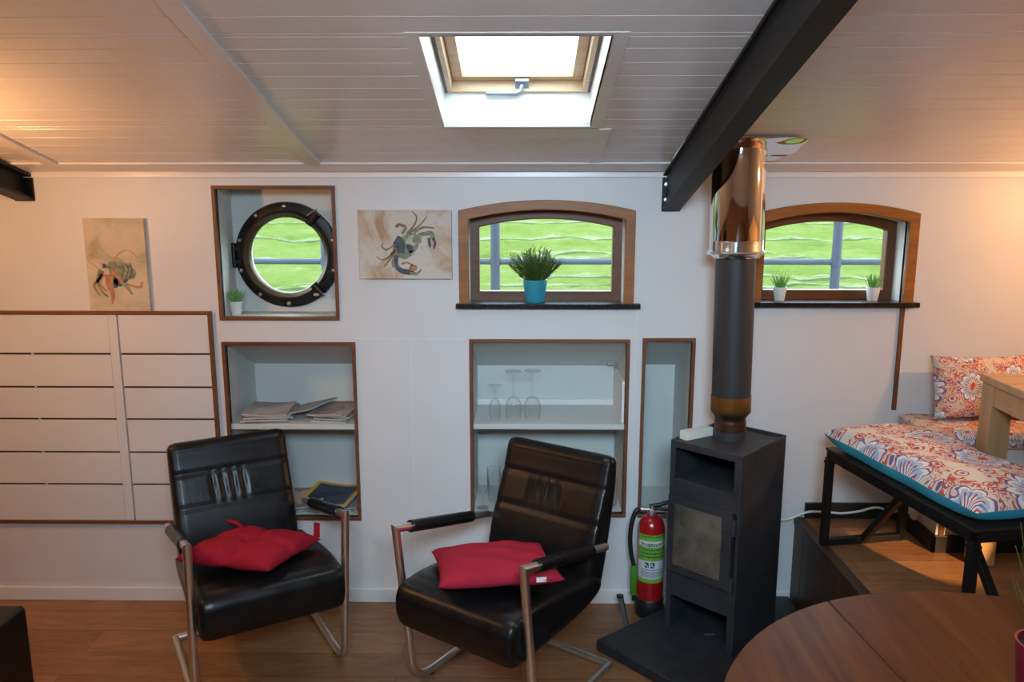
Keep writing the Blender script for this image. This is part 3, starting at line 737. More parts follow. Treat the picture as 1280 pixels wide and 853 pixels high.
# ------------------------------------------------------------------ steel beams
def make_beam(label, x0, x1, ztop, zbot, ynear):
    o = thing('steel_beam', label, 'beam', ((x0 + x1) / 2, YW, 0))
    w = (x1 - x0) / 2; h = ztop - zbot; f = 0.011
    prof = [(-w, 0), (w, 0), (w, f), (0.005, f), (0.005, h - f), (w, h - f), (w, h), (-w, h), (-w, h - f), (-0.02, h - f), (-0.02, f), (-w, f)]
    ln = YW - ynear
    b = MB(); b.prism([(x, -0.006, zbot + z) for x, z in prof], (0, -ln, ln * SL)); b.build('beam', M['beam'], o, bevel=0.002)
    b = MB(); b.box(-w - 0.002, w + 0.002, -0.006, 0, zbot - 0.002, ztop); b.build('end_plate', M['beam'], o)
    for z in (0.3, 0.7):
        b = MB(); b.lathe([(0.009, 0.0), (0.009, -0.008), (0.0, -0.009)], (-w * 0.62, -0.006, zbot + h * z), 6, axis='Y'); b.build('bolt', M['stud'], o)
    return o
make_beam('long black steel ceiling beam crossing in front of the chrome flue', 0.563, 0.633, ZE - 0.006, 1.701, 0.4)
make_beam('end of a short black steel beam at the top left edge', -2.045, -1.970, ZE - 0.008, 1.742, 0.4)

# ------------------------------------------------------------------ pictures
def stroke(m, pts, w, mi, y):
    P = catmull([(a, b) for a, b in pts], 5) if len(pts) > 2 else pts
    n = len(P); L = []; Rr = []
    ww = w if isinstance(w, (list, tuple)) else (w, w * 0.4)
    for i, p in enumerate(P):
        a = Vector(P[max(0, i - 1)]); c = Vector(P[min(n - 1, i + 1)]); d = (c - a).normalized(); nn_ = Vector((-d.y, d.x))
        k = ww[0] + (ww[1] - ww[0]) * i / (n - 1)
        L.append(Vector(p) + nn_ * k); Rr.append(Vector(p) - nn_ * k)
    vs = [(q.x, y, q.y) for q in L] + [(q.x, y, q.y) for q in Rr]
    m.add(vs, [(i, i + 1, n + i + 1, n + i) for i in range(n - 1)], mi)
def blob(m, c, rx, rz, rot, mi, y, n=18, wob=0.08):
    vs = []
    for k in range(n):
        a = 2 * PI * k / n; q = 1 + wob * math.sin(3 * a + c[0] * 90) + wob * 0.6 * math.sin(5 * a)
        x, z = rx * q * math.cos(a), rz * q * math.sin(a)
        vs.append((c[0] + x * math.cos(rot) - z * math.sin(rot), y, c[1] + x * math.sin(rot) + z * math.cos(rot)))
    m.add(vs, [list(range(n))], mi)
PM = [M['p_dark'], M['p_green'], M['p_brown'], M['p_orange'], M['p_pale']]
def canvas(label, x0, x1, z0, z1, mat, rot=0):
    w, h = x1 - x0, z1 - z0
    o = thing('canvas_painting', label, 'painting', ((x0 + x1) / 2, YW, (z0 + z1) / 2)); o.rotation_euler = (0, rot, 0)
    b = MB(); b.box(-w / 2, w / 2, -0.02, 0.0, -h / 2, h / 2); b.build('canvas', mat, o, bevel=0.002)
    return o, w, h
c1, w, h = canvas('upright canvas painting of a hermit crab resting on the panel frame', -1.775, -1.527, 1.294, 1.672, M['canv1'])
m = MB(); f = lambda u, v: ((u - 0.5) * w, (0.5 - v) * h)
def F(*l): return [f(*q) for q in l]
y = -0.0205
blob(m, f(.53, .56), .048, .034, -.5, 1, y); blob(m, f(.64, .57), .045, .030, -.2, 1, y - .0002); blob(m, f(.56, .66), .035, .022, .5, 0, y - .0001)
m.add([(p[0], y - .0003, p[1]) for p in F((.50, .48), (.64, .47), (.80, .545), (.70, .62), (.58, .67))], [(0, 1, 2, 3, 4)], 1)
for q in (.58, .66, .72): stroke(m, F((q, .48), (q + .03, .55), (q - .03, .66)), .003, 0, y - .0004)
blob(m, f(.31, .52), .024, .018, .2, 4, y - .0002); blob(m, f(.30, .51), .010, .009, 0, 0, y - .0005); blob(m, f(.40, .50), .02, .012, .8, 1, y - .0003)
blob(m, f(.43, .67), .02, .03, 0, 0, y - .0001)
stroke(m, F((.36, .6), (.36, .72), (.40, .82), (.38, .92)), (.019, .004), 3, y - .0006); stroke(m, F((.40, .56), (.50, .62), (.56, .68)), (.012, .006), 3, y - .0006)
stroke(m, F((.56, .68), (.66, .75), (.72, .82)), (.009, .004), 1, y - .0006)
stroke(m, F((.27, .56), (.18, .66), (.10, .72), (.18, .83)), (.007, .003), 2, y - .0005); stroke(m, F((.22, .55), (.16, .68), (.24, .8), (.32, .84)), (.007, .003), 1, y - .0005)
stroke(m, F((.26, .6), (.2, .7), (.3, .78)), (.008, .004), 3, y - .0005)
stroke(m, F((.24, .56), (.04, .45)), .002, 2, y - .0005); stroke(m, F((.30, .5), (.18, .46)), .002, 2, y - .0005); stroke(m, F((.42, .50), (.55, .38), (.72, .34), (.86, .42)), (.0022, .0012), 3, y - .0005)
stroke(m, F((.62, .70), (.85, .74), (.9, .68)), (.004, .006), 3, y - .0001)
m.build('painted_hermit_crab', PM, c1)
c2, w, h = canvas('wide canvas painting of a green crab beside the porthole', -0.660, -0.282, 1.428, 1.705, M['canv2'])
m = MB()
blob(m, f(.51, .52), .062, .042, .75, 1, y, wob=.04); blob(m, f(.44, .51), .024, .036, .15, 0, y - .0002); blob(m, f(.57, .44), .02, .026, -.6, 4, y - .0002)
blob(m, f(.55, .55), .013, .02, .5, 0, y - .0003); blob(m, f(.52, .65), .03, .012, .5, 1, y - .0003); blob(m, f(.63, .42), .02, .018, .2, 1, y - .0004)
stroke(m, F((.52, .34), (.60, .22), (.63, .10), (.58, .02)), (.005, .002), 2, y - .0004); stroke(m, F((.55, .33), (.66, .22), (.74, .09)), (.005, .002), 2, y - .0004)
stroke(m, F((.60, .32), (.70, .25), (.82, .26)), (.006, .003), 2, y - .0004); stroke(m, F((.47, .34), (.51, .25), (.44, .21), (.41, .25)), (.006, .006), 2, y - .0004)
stroke(m, F((.39, .5), (.30, .57), (.25, .52), (.27, .47)), (.004, .002), 2, y - .0004); stroke(m, F((.40, .55), (.32, .68), (.25, .72), (.19, .67)), (.005, .002), 2, y - .0004)
stroke(m, F((.40, .58), (.33, .72), (.27, .82)), (.006, .003), 2, y - .0004); stroke(m, F((.41, .62), (.36, .75), (.37, .84)), (.006, .002), 2, y - .0004)
stroke(m, F((.64, .36), (.72, .34), (.78, .33), (.80, .40)), (.008, .010), 1, y - .0005); stroke(m, F((.76, .40), (.765, .50), (.79, .58)), (.007, .003), 0, y - .0006); stroke(m, F((.80, .40), (.82, .48), (.80, .57)), (.007, .003), 0, y - .0006)
blob(m, f(.785, .57), .006, .014, 0, 4, y - .0007)
stroke(m, F((.41, .66), (.40, .80), (.46, .88), (.55, .90)), (.008, .012), 0, y - .0005); blob(m, f(.58, .84), .018, .015, .4, 3, y - .0006); stroke(m, F((.55, .91), (.62, .92), (.67, .86)), (.010, .002), 1, y - .0006)
stroke(m, F((.46, .78), (.52, .76), (.58, .80)), (.004, .003), 2, y - .0006)
m.build('painted_crab', PM, c2)

# ------------------------------------------------------------------ plants
def blade(m, p, d, L, w, bend, mi=0):
    """one narrow leaf: root p, direction d, length L, half-width w, drooping by bend"""
    d = Vector(d).normalized(); s = d.cross(Vector((0, 0, 1)))
    s = s.normalized() if s.length > 1e-4 else Vector((1, 0, 0))
    pts = []
    for k in range(4):
        t = k / 3; c = Vector(p) + d * L * t + Vector((d.x, d.y, -0.6)) * bend * t * t * L
        pts.append((c, w * (1 - t) ** 0.7 * (0.6 + t if t < 0.4 else 1)))
    vs = []; th = d.cross(s) * 0.0006
    for c, q in pts: vs += [c + s * q, c + th * 2, c - s * q]
    fs = []
    for k in range(3):
        a = k * 3; fs += [(a, a + 1, a + 4, a + 3), (a + 1, a + 2, a + 5, a + 4)]
    m.add(vs, fs, mi)
def small_pot(label, loc, group=None, seed=1):
    rnd = random.Random(seed)
    o = thing('potted_grass', label, 'plant', loc, rnd.uniform(0, 3), group)
    m = MB(); m.lathe([(0.0, 0.0), (0.019, 0.0), (0.020, 0.002), (0.0275, 0.052), (0.0275, 0.055), (0.0245, 0.055), (0.0235, 0.046), (0.0, 0.046)], seg=28); m.build('pot', M['white'], o, smooth=True)
    m = MB()
    for k in range(70):
        a = rnd.uniform(0, 2 * PI); r = rnd.uniform(0, 0.017); tilt = r * 14 + rnd.uniform(0, 0.25)
        blade(m, (r * math.cos(a), r * math.sin(a), 0.044), (math.cos(a) * tilt, math.sin(a) * tilt, 1), rnd.uniform(0.045, 0.075), 0.0026, rnd.uniform(0, 0.25))
    m.build('grass_tuft', M['leafbright'], o)
    return o
small_pot('small white pot of green grass in the porthole niche', (-1.207, YW + 0.075, PN[2]), seed=3)
small_pot('small white pot of green grass on right window sill, nearer the flue', (1.069, YW + 0.045, W2['zb'] + 0.010), seed=4)
small_pot('small white pot of green grass on right window sill, further from the flue', (1.453, YW + 0.045, W2['zb'] + 0.010), seed=5)

bp = thing('potted_plant', 'bushy dark green plant in a turquoise pot on the middle window sill', 'plant', (0.056, YW + 0.042, W1['zb'] + 0.010))
m = MB(); m.lathe([(0.0, 0.0), (0.038, 0.0), (0.040, 0.003), (0.050, 0.083), (0.0505, 0.092), (0.046, 0.092), (0.044, 0.080), (0.0, 0.080)], seg=36); m.build('pot', M['turq'], bp, smooth=True)
m = MB(); m.lathe([(0.0, 0.083), (0.044, 0.081)], seg=24); m.build('soil', M['soil'], bp)
m = MB(); st = MB(); rnd = random.Random(11)
for k in range(150):
    a = rnd.uniform(0, 2 * PI); e = rnd.random() ** 0.55; r = 0.032 * e
    d = Vector((math.cos(a) * e * 0.80, math.sin(a) * e * 0.7, 1.0 - 0.28 * e)).normalized()
    L = rnd.uniform(0.085, 0.148) * (1 - 0.10 * e); p0 = Vector((r * math.cos(a), r * math.sin(a), 0.08))
    st.tube([p0, p0 + d * L * 0.5, p0 + d * L + Vector((0, 0, 0.004))], [0.0011, 0.0009, 0.0006], 5)
    for q in range(13):
        t = 0.25 + 0.75 * q / 12; pp = p0 + d * L * t; b2 = rnd.uniform(0, 2 * PI)
        dd = d * 0.9 + Vector((math.cos(b2), math.sin(b2), rnd.uniform(-0.1, 0.6))) * 0.8
        blade(m, pp, dd, rnd.uniform(0.012, 0.021), 0.0026, 0.12)
m.build('foliage', M['leafdark'], bp); st.build('stems', M['leafdark'], bp)

# ------------------------------------------------------------------ chairs
def rounded_extrude(prof, hw, r, nx=28, disp=None, closed_n=6):
    """side profile [(y,z)] (closed) carried across x with rounded flanks; disp(u, k, n) pushes along the normal"""
    P = catmull(prof, closed_n, True); n = len(P)
    nor = []
    area = sum(P[i][0] * P[(i + 1) % n][1] - P[(i + 1) % n][0] * P[i][1] for i in range(n))
    for i in range(n):
        a, c = Vector(P[i - 1]), Vector(P[(i + 1) % n]); d = (c - a).normalized()
        nn_ = Vector((d.y, -d.x)) if area > 0 else Vector((-d.y, d.x)); nor.append(nn_)
    xs_ = []
    for k in range(7): xs_.append(hw - r + r * math.sin(PI / 2 * k / 6))
    core = [(-1 + 2 * k / nx) * (hw - r) for k in range(nx + 1)]
    st_ = [-x for x in xs_[::-1][:-1]] + core + xs_[1:]
    m = MB(); vs = []
    for x in st_:
        q = max(0.0, abs(x) - (hw - r)) / r; ins = r * (1 - math.sqrt(max(0, 1 - q * q)))
        for i in range(n):
            o = -ins + (disp(x / hw, i / n, P[i]) if disp else 0)
            vs.append((x, P[i][0] + nor[i].x * o, P[i][1] + nor[i].y * o))
    fs = []
    for a in range(len(st_) - 1):
        for i in range(n):
            fs.append((a * n + i, a * n + (i + 1) % n, (a + 1) * n + (i + 1) % n, (a + 1) * n + i))
    fs.append(list(range(n))); fs.append([(len(st_) - 1) * n + i for i in range(n)][::-1])
    m.add(vs, fs); return m
def gauss(x, s): return math.exp(-(x / s) ** 2)
def make_chair(label):
    o = thing('armchair', label, 'armchair', (0, 0, 0), 0, 'black leather cantilever armchairs')
    # seat
    seat = [(-0.335, 0.315), (-0.348, 0.36), (-0.342, 0.42), (-0.305, 0.452), (-0.2, 0.458), (-0.05, 0.442), (0.10, 0.415), (0.20, 0.40), (0.25, 0.36), (0.22, 0.315), (0.1, 0.292), (-0.1, 0.285), (-0.25, 0.285), (-0.315, 0.293)]
    def sd(u, s, P):
        d = 0.0
        if P[1] > 0.38 and P[0] < 0.1: d += -0.0045 * gauss(P[0] + 0.265, 0.006) - 0.006 * gauss(P[0] + 0.05, 0.1) * gauss(u, 0.5)
        if abs(abs(u) - 0.9) < 0.08: d -= 0.003 * gauss(abs(u) - 0.9, 0.02)
        return d
    rounded_extrude(seat, 0.249, 0.03, 30, sd, 8).build('seat', M['leather'], o, smooth='all')
    # backrest
    back = [(0.137, 0.40), (0.154, 0.47), (0.186, 0.56), (0.219, 0.65), (0.249, 0.73), (0.270, 0.785), (0.292, 0.808), (0.320, 0.806), (0.336, 0.782), (0.332, 0.70), (0.312, 0.61), (0.284, 0.50), (0.256, 0.40), (0.222, 0.33), (0.17, 0.33)]
    def bd(u, s, P):
        d = 0.0
        yf = 0.137 + (P[1] - 0.40) * 0.345
        if P[0] < yf + 0.03 and P[1] > 0.42 and P[1] < 0.785:
            for zz in (0.575, 0.70): d -= 0.0055 * gauss(P[1] - zz, 0.007)
            d += 0.004 * math.sin((P[1] - 0.42) * 16)
            if 0.57 < P[1] < 0.71:
                k = math.sin((P[1] - 0.57) / 0.14 * PI)
                for uu in (-0.34, -0.17, 0.0, 0.17): d -= 0.009 * k * gauss(u - uu + (P[1] - .64) * .3, 0.03)
        if abs(abs(u) - 0.9) < 0.08: d -= 0.003 * gauss(abs(u) - 0.9, 0.02)
        return d
    rounded_extrude(back, 0.238, 0.03, 44, bd, 9).build('backrest', M['leather'], o, smooth='all')
    hw, r = 0.266, 0.0145
    for s in (-1, 1):
        x = s * hw
        pts = [(x, 0.222, 0.509), (x, -0.303, 0.634)]
        pts += [(x, -0.262, 0.30)] + bez((x, -0.240, 0.105), (x, -0.228, r), (x, -0.120, r), 8) + [(x, 0.275, r)]
        m = MB(); m.tube(pts, r, 14); m.build('side_frame', M['steel'], o, smooth=True)
        m = MB(); a, c = Vector((x, 0.222, 0.509)), Vector((x, -0.303, 0.634))
        m.tube([a.lerp(c, t) for t in (0.20, 0.205, 0.5, 0.86, 0.865)], [0.019, 0.022, 0.0225, 0.022, 0.019], 14); m.build('arm_wrap', M['leather'], o, smooth=True)
        m = MB(); m.lathe([(0.014, 0.0), (0.014, 0.006)], (x, -0.135, -0.001), 14); m.build('foot_pad', M['black'], o)
    m = MB(); m.tube([(-hw, 0.275, r), (hw, 0.275, r)], r * 0.96, 14); m.build('cross_bar', M['steel'], o, smooth=True)
    return o
ch1 = make_chair('left black leather armchair with steel frame and tufted red cushion on it')
ch2 = dup(ch1, (-0.040, 2.630, 0), -0.60, 'right black leather armchair with steel frame, beside the wood stove')
for c_ in ch2.children:
    if c_.name.startswith('backrest'): c_.location.y = 0.034
for c_ in ch1.children:
    if c_.name.startswith('backrest'): c_.scale.x = 0.955; c_.location.x = -0.012
ch1.location = (-1.015, 2.770, 0); ch1.rotation_euler = (0, 0, 0.547)

# cushions on the chairs
def puff(w, d, th, nu=36, tuft=(), pinch=0.07, sag=0.0, uvs=None, wr=0.0, seed=0, lower=1.0, sharp=0.42):
    m = MB(); rnd = random.Random(seed); ph = [rnd.uniform(0, 6) for _ in range(6)]
    def prof(u, v, sgn):
        a, b = 2 * u - 1, 2 * v - 1
        x = a * w / 2 * (1 - pinch * (1 - b * b)) ; y = b * d / 2 * (1 - pinch * (1 - a * a))
        e = max(0.0, (1 - abs(a) ** 3) * (1 - abs(b) ** 3)) ** sharp
        z = th / 2 * e
        for (tu, tv, dp, sg) in tuft: z -= dp * th * math.exp(-((a - tu) ** 2 + (b - tv) ** 2) / sg ** 2) * (1 if sgn > 0 else 0.6)
        if wr: z += wr * e * (math.sin(a * 7 + b * 3 + ph[0]) * math.sin(b * 6 - a * 2 + ph[1]))
        z = max(z, 0.001 if e > 0 else 0)
        return (x, y, sgn * z * (1 if sgn > 0 else lower) + sag * (a * a + b * b))
    uvf = (lambda u, v: ((u - .5) * w, (v - .5) * d))
    m.grid(lambda u, v: prof(u, v, 1), nu, nu, 0, uvfn=uvf); m.grid(lambda u, v: prof(u, v, -1), nu, nu, 1, True, uvfn=uvf)
    return m
k1 = thing('cushion', 'tufted red seat cushion with ties, lying askew on the left armchair', 'cushion', (-0.985, 2.668, 0.490), math.radians(-14))
tf = [(0, 0, .40, .13)] + [(q * .22, 0, .20, .11) for q in (-4, -3, -2, -1, 1, 2, 3, 4)] + [(0, q * .22, .20, .11) for q in (-4, -3, -2, -1, 1, 2, 3, 4)]
t_ = puff(0.37, 0.36, 0.105, 44, tf, 0.05, 0.0, wr=.005, seed=2, lower=.6).build('cover', M['red'], k1, smooth='all', weld=True); t_.rotation_euler = (math.radians(-7), math.radians(-1), 0)
for (x, y_, dx, dy) in ((0.175, 0.165, 0.012, 0.012), (-0.17, 0.165, -0.055, 0.0)):
    m = MB()
    if dx > 0: m.grid(lambda u, v: (x + (u - .5) * 0.026, y_ + 0.006 * v + .002 * math.sin(u * 5), -0.005 + 0.055 * v), 4, 5); m.grid(lambda u, v: (x + (u - .5) * 0.026, y_ + .0025 + 0.006 * v + .002 * math.sin(u * 5), -0.005 + 0.055 * v), 4, 5)
    else: m.tube([(x + 0.04, y_ - 0.01, 0.0), (x, y_, 0.014), (x + dx, y_ + 0.01, 0.016), (x + dx - 0.02, y_ + .012, 0.02)], [0.008, 0.008, 0.01, 0.007], 8)
    m.build('tie', M['red'], k1, smooth='all')
m = MB(); m.lathe([(0.0, 0.006), (0.007, 0.004), (0.008, 0.0), (0.0, -0.002)], (0, 0, 0.019), 12); m.build('button', M['red'], k1, smooth=True)
k2 = thing('cushion', 'plain raspberry red scatter cushion with white tag on the right armchair', 'cushion', (-0.092, 2.535, 0.500), math.radians(10))
t_ = puff(0.415, 0.385, 0.10, 36, (), 0.07, 0.0, wr=.006, seed=5, lower=.7).build('cover', M['red2'], k2, smooth='all', weld=True); t_.rotation_euler = (math.radians(-8), math.radians(1), 0)
m = MB(); m.box(0.112, 0.146, -0.1845, -0.181, -0.006, 0.010); m.build('label_tag', M['tag'], t_, bevel=0.001)

# ------------------------------------------------------------------ hearth, stove, flue
hs = MB()
poly = [(0.297, 2.825), (0.672, 3.125), (0.88, 3.18), (PX - 0.02, 3.18), (PX - 0.02, 2.28), (0.80, 2.28)]
hs.prism([(x, y, 0.0) for x, y in poly], (0, 0, 0.045))
tag(hs.build('hearth_slab', M['slate'], bevel=0.004), 'dark slate hearth slab on the floor beneath the wood stove', 'hearth')

SX, SY, SR = 0.806, 2.936, -0.764
W_, D_, Z0, Z1 = 0.302, 0.344, 0.0, 0.791
st = thing('wood_stove', 'tall anthracite steel wood stove standing on the slate slab', 'stove', (SX, SY, 0.045), SR)
hw, hd = W_ / 2, D_ / 2
b = MB(); t = 0.012
b.box(-hw, -hw + t, -hd, hd, 0, Z1); b.box(hw - t, hw, -hd, hd, 0, Z1)
b.box(-hw + t, hw - t, hd - t, hd, 0, Z1)
b.box(-hw + t, hw - t, -hd + 0.01, hd - t, Z1 - 0.014, Z1 - 0.004)
# front frame
b.box(-hw + t, hw - t, -hd, -hd + t, Z1 - 0.028, Z1); b.box(-hw + t, hw - t, -hd, -hd + t, 0.155, 0.255)
b.box(-hw + t, hw - t, -hd, -hd + t, 0.565, 0.640)
for x0_, x1_ in ((-hw + t, -hw + 0.022), (hw - 0.03, hw - t)): b.box(x0_, x1_, -hd, -hd + t, 0, 0.155); b.box(x0_, x1_, -hd, -hd + t, 0.640, Z1 - 0.028)
b.build('body', M['stove'], st, bevel=0.0015)
b = MB(); b.box(-hw + t, hw - t, -hd + 0.012, hd - t, 0.628, 0.640); b.build('oven_floor', M['stove'], st)
b = MB(); b.box(-hw + t, hw - t, -hd + 0.012, hd - t, 0.155, 0.165); b.build('ash_shelf', M['stove'], st)
b = MB(); b.box(-hw + t, hw - t, -hd + 0.012, hd - t, 0.0, 0.008); b.build('base_plate', M['stove'], st)
b = MB(); b.box(-hw + t, hw - t, -hd + 0.03, hd - t, 0.255, 0.56); b.build('firebox', M['stovein'], st)
b = MB(); b.box(-hw, hw, hd - 0.008, hd, Z1, Z1 + 0.006); b.box(hw - 0.007, hw, -hd * .2, hd, Z1, Z1 + 0.003); b.build('top_lip', M['stove'], st)
b = MB(); y0_, y1_ = -hd - 0.014, -hd - 0.001
gx0, gx1, gz0, gz1 = -hw + 0.036, hw - 0.062, 0.295, 0.545
dx0, dx1, dz0, dz1 = -hw + 0.006, hw - 0.022, 0.262, 0.572
b.box(dx0, gx0, y0_, y1_, dz0, dz1); b.box(gx1, dx1, y0_, y1_, dz0, dz1); b.box(gx0, gx1, y0_, y1_, dz0, gz0); b.box(gx0, gx1, y0_, y1_, gz1, dz1)
dr = b.build('door', M['stove'], st, bevel=0.0015)
b = MB(); b.box(gx0, gx1, -hd - 0.007, -hd - 0.003, gz0, gz1); b.build('door_glass', M['firebox'], dr)
b = MB(); tt = 0.003
b.box(gx0, gx0 + tt, y0_ - 0.001, y0_, gz0, gz1); b.box(gx0, gx1, y0_ - .001, y0_, gz0, gz0 + tt); b.build('glass_bead', M['steel'], dr)
b = MB(); b.tube([(-hw + 0.021, y0_, 0.50), (-hw + 0.021, y0_ - 0.03, 0.50)], 0.007, 12); b.lathe([(0.0, -0.042), (0.011, -0.038), (0.012, -0.03), (0.006, -0.024)], (-hw + 0.021, y0_, 0.50), 14, axis='Y'); b.box(-hw + 0.015, -hw + 0.027, y0_ - .008, y0_, 0.47, 0.535); b.build('door_knob', M['stove'], dr, smooth=True)
for z in (0.295, 0.520):
    b = MB(); b.box(gx1 + 0.004, hw - 0.004, y0_ - 0.008, y0_, z - 0.024, z + 0.024); b.tube([(hw - 0.012, y0_ - 0.005, z - 0.03), (hw - 0.012, y0_ - 0.005, z + 0.03)], 0.008, 12); b.build('hinge', M['stove'], st, bevel=0.001)
b = MB(); b.tube([(0.0, -hd + 0.05, 0.012), (0.03, -hd + 0.08, 0.012)], 0.006, 8); b.build('ash_lever', M['stove'], st)
b = MB(); b.box(-hw, hw, -hd - 0.003, -hd, 0.245, 0.252); b.build('seam_strip', M['stove'], st)

FX, FY, FZ = 0.816, 2.965, 0.832
fl = thing('flue_pipe', 'grey vertical flue pipe with polished chrome sleeve above the stove', 'flue', (FX, FY, FZ)); fl.rotation_euler = (0, -0.016, 0)
m = MB(); m.lathe([(0.062, 0.0), (0.062, 0.030), (0.060, 0.031)], seg=48); m.build('spigot', M['pipe'], fl, smooth=True)
m = MB(); m.lathe([(0.060, 0.030), (0.060, 0.062), (0.0605, 0.066), (0.0575, 0.072), (0.059, 0.084), (0.0755, 0.104), (0.0765, 0.108), (0.0765, 0.168), (0.073, 0.169)], seg=48); m.build('heat_tinted_collar', M['collar'], fl, smooth=True)
m = MB(); m.lathe([(0.0735, 0.166), (0.0735, 0.73)], seg=48); m.build('pipe', M['pipe'], fl, smooth=True)
zt_ = zc(FY) - FZ
m = MB(); m.lathe([(0.072, 0.700), (0.085, 0.700), (0.088, 0.706), (0.097, 0.712), (0.1015, 0.716), (0.1015, 0.728), (0.0985, 0.733), (0.0985, 0.762), (0.0975, 0.764), (0.0985, 0.766), (0.0985, zt_ + 0.03)], seg=64); sl = m.build('chrome_sleeve', M['chrome'], fl, smooth=True)
m = MB(); m.tube([(0.102 * math.cos(2 * PI * k / 48), 0.102 * math.sin(2 * PI * k / 48), 0.722) for k in range(48)], 0.0045, 8, closed=True); m.box(-0.112, -0.096, -0.03, -0.01, 0.713, 0.731); m.build('clamp_band', M['steel'], sl, smooth=True)
m = MB()
def plate_pt(x, y, n): z = zc(y); return (x - FX, y - FY - n * SA, z - FZ - n * CA)
outl = [(0.60, 2.765), (0.965, 2.765), (1.01, 2.80), (1.01, 2.93), (0.965, 3.03), (0.62, 3.03), (0.575, 2.99), (0.575, 2.80)]
m.prism([plate_pt(x, y, 0.012) for x, y in outl], Vector(plate_pt(0, 0, 0.006)) - Vector(plate_pt(0, 0, 0.012))); m.build('ceiling_plate', M['chromeplate'], fl, bevel=0.003)

wb = MB(); wb.box(-0.070, 0.070, -0.019, 0.019, 0, 0.034)
tag(wb.build('match_box', M['card'], bevel=0.002, loc=(0.684, 2.957, 0.8325), rot=(0, 0, 0.54)), 'long white cardboard box lying on top of the wood stove', 'box')

# fire extinguisher
EX, EY = 0.548, 3.112
fe = thing('fire_extinguisher', 'red fire extinguisher with green and white label beside the stove', 'fire extinguisher', (EX, EY, 0.0))
m = MB(); m.lathe([(0.0, 0.0), (0.058, 0.0), (0.060, 0.004), (0.060, 0.078), (0.057, 0.082)], seg=40); m.build('base', M['black'], fe, smooth=True)
m = MB(); m.lathe([(0.056, 0.078), (0.057, 0.090), (0.057, 0.380), (0.054, 0.405), (0.044, 0.428), (0.030, 0.441), (0.020, 0.446), (0.020, 0.452)], seg=48); m.build('cylinder', M['extred'], fe, smooth=True)
def band(m, z0, z1, mi, r=0.0576, a0=-2.75, a1=-0.35, n=24):
    m.grid(lambda u, v: (r * math.cos(a0 + (a1 - a0) * u), r * math.sin(a0 + (a1 - a0) * u), z0 + (z1 - z0) * v), n, 1, mi)
m = MB()
band(m, 0.165, 0.183, 0); band(m, 0.183, 0.262, 1); band(m, 0.262, 0.325, 0); band(m, 0.325, 0.350, 1); band(m, 0.350, 0.378, 0)
for z, mi in ((0.369, 0), (0.338, 0), (0.331, 0), (0.312, 0), (0.296, 0), (0.280, 0)):
    a = -2.45
    while a < -0.75:
        wd = random.uniform(0.05, 0.2); band(m, z - 0.0028, z + 0.0028, 2, 0.0579, a, a + wd, 3); a += wd + 0.05
for z in (0.224, 0.214, 0.207, 0.200, 0.193): band(m, z - 0.0012, z + 0.0012, 2, 0.0579, -2.45, -0.7, 14)
for a in (-2.15, -1.72): band(m, 0.233, 0.257, 2, 0.0579, a, a + 0.3, 5); band(m, 0.240, 0.252, 1, 0.0581, a + 0.05, a + 0.14, 3); band(m, 0.237, 0.242, 1, 0.0581, a + 0.17, a + 0.26, 3)
m.build('instruction_label', [M['label_g'], M['label_w'], M['ink']], fe, smooth='all')
m = MB(); m.lathe([(0.017, 0.446), (0.017, 0.470), (0.013, 0.474), (0.013, 0.486), (0.0, 0.488)], seg=20); m.tube([(-0.055, 0, 0.470), (0.0, 0, 0.470)], 0.009, 12); m.lathe([(0.0, 0.0), (0.014, -0.002), (0.014, -0.012), (0.0, -0.014)], (0.0, -0.016, 0.462), 16, axis='Y'); m.build('valve', M['steel'], fe, smooth=True)
m = MB(); m.tube([(-0.012, 0, 0.484), (0.03, 0, 0.490), (0.085, -0.01, 0.512)], [0.008, 0.009, 0.008], 10); m.tube([(-0.005, 0, 0.476), (0.085, -0.01, 0.470)], 0.007, 10); m.build('lever', M['black'], fe, smooth=True)
m = MB(); hp = catmull([(-0.050, 0, 0.470), (-0.066, -.004, 0.464), (-0.083, -0.010, 0.42), (-0.090, -0.014, 0.35), (-0.084, -0.018, 0.28), (-0.074, -0.018, 0.235), (-0.073, -0.018, 0.215)], 6); m.tube(hp, 0.0095, 12); m.build('hose', M['black'], fe, smooth=True)
m = MB(); m.tube([(-0.072, -0.018, 0.228), (-0.072, -0.018, 0.20), (-0.070, -0.018, 0.10), (-0.069, -0.018, 0.095)], [0.013, 0.014, 0.0145, 0.012], 14); m.build('nozzle_grip', M['noz'], fe, smooth=True)
m = MB(); m.tube([(-0.069, -0.018, 0.098), (-0.068, -0.018, 0.068)], [0.010, 0.008], 12); m.build('nozzle_tip', M['black'], fe, smooth=True)

# black bracket leaning between baseboard and slab
pk = MB(); pk.prism([(0.428, 3.020, 0.0), (0.448, 3.020, 0.0), (0.428, 3.062, 0.098), (0.408, 3.062, 0.098)], (0.004, 0.010, 0)); pk.box(0.405, 0.432, 3.058, 3.080, 0.094, 0.104)
tag(pk.build('bracket', M['black'], bevel=0.001), 'small flat black metal bracket standing on the floor left of the fire extinguisher', 'bracket')

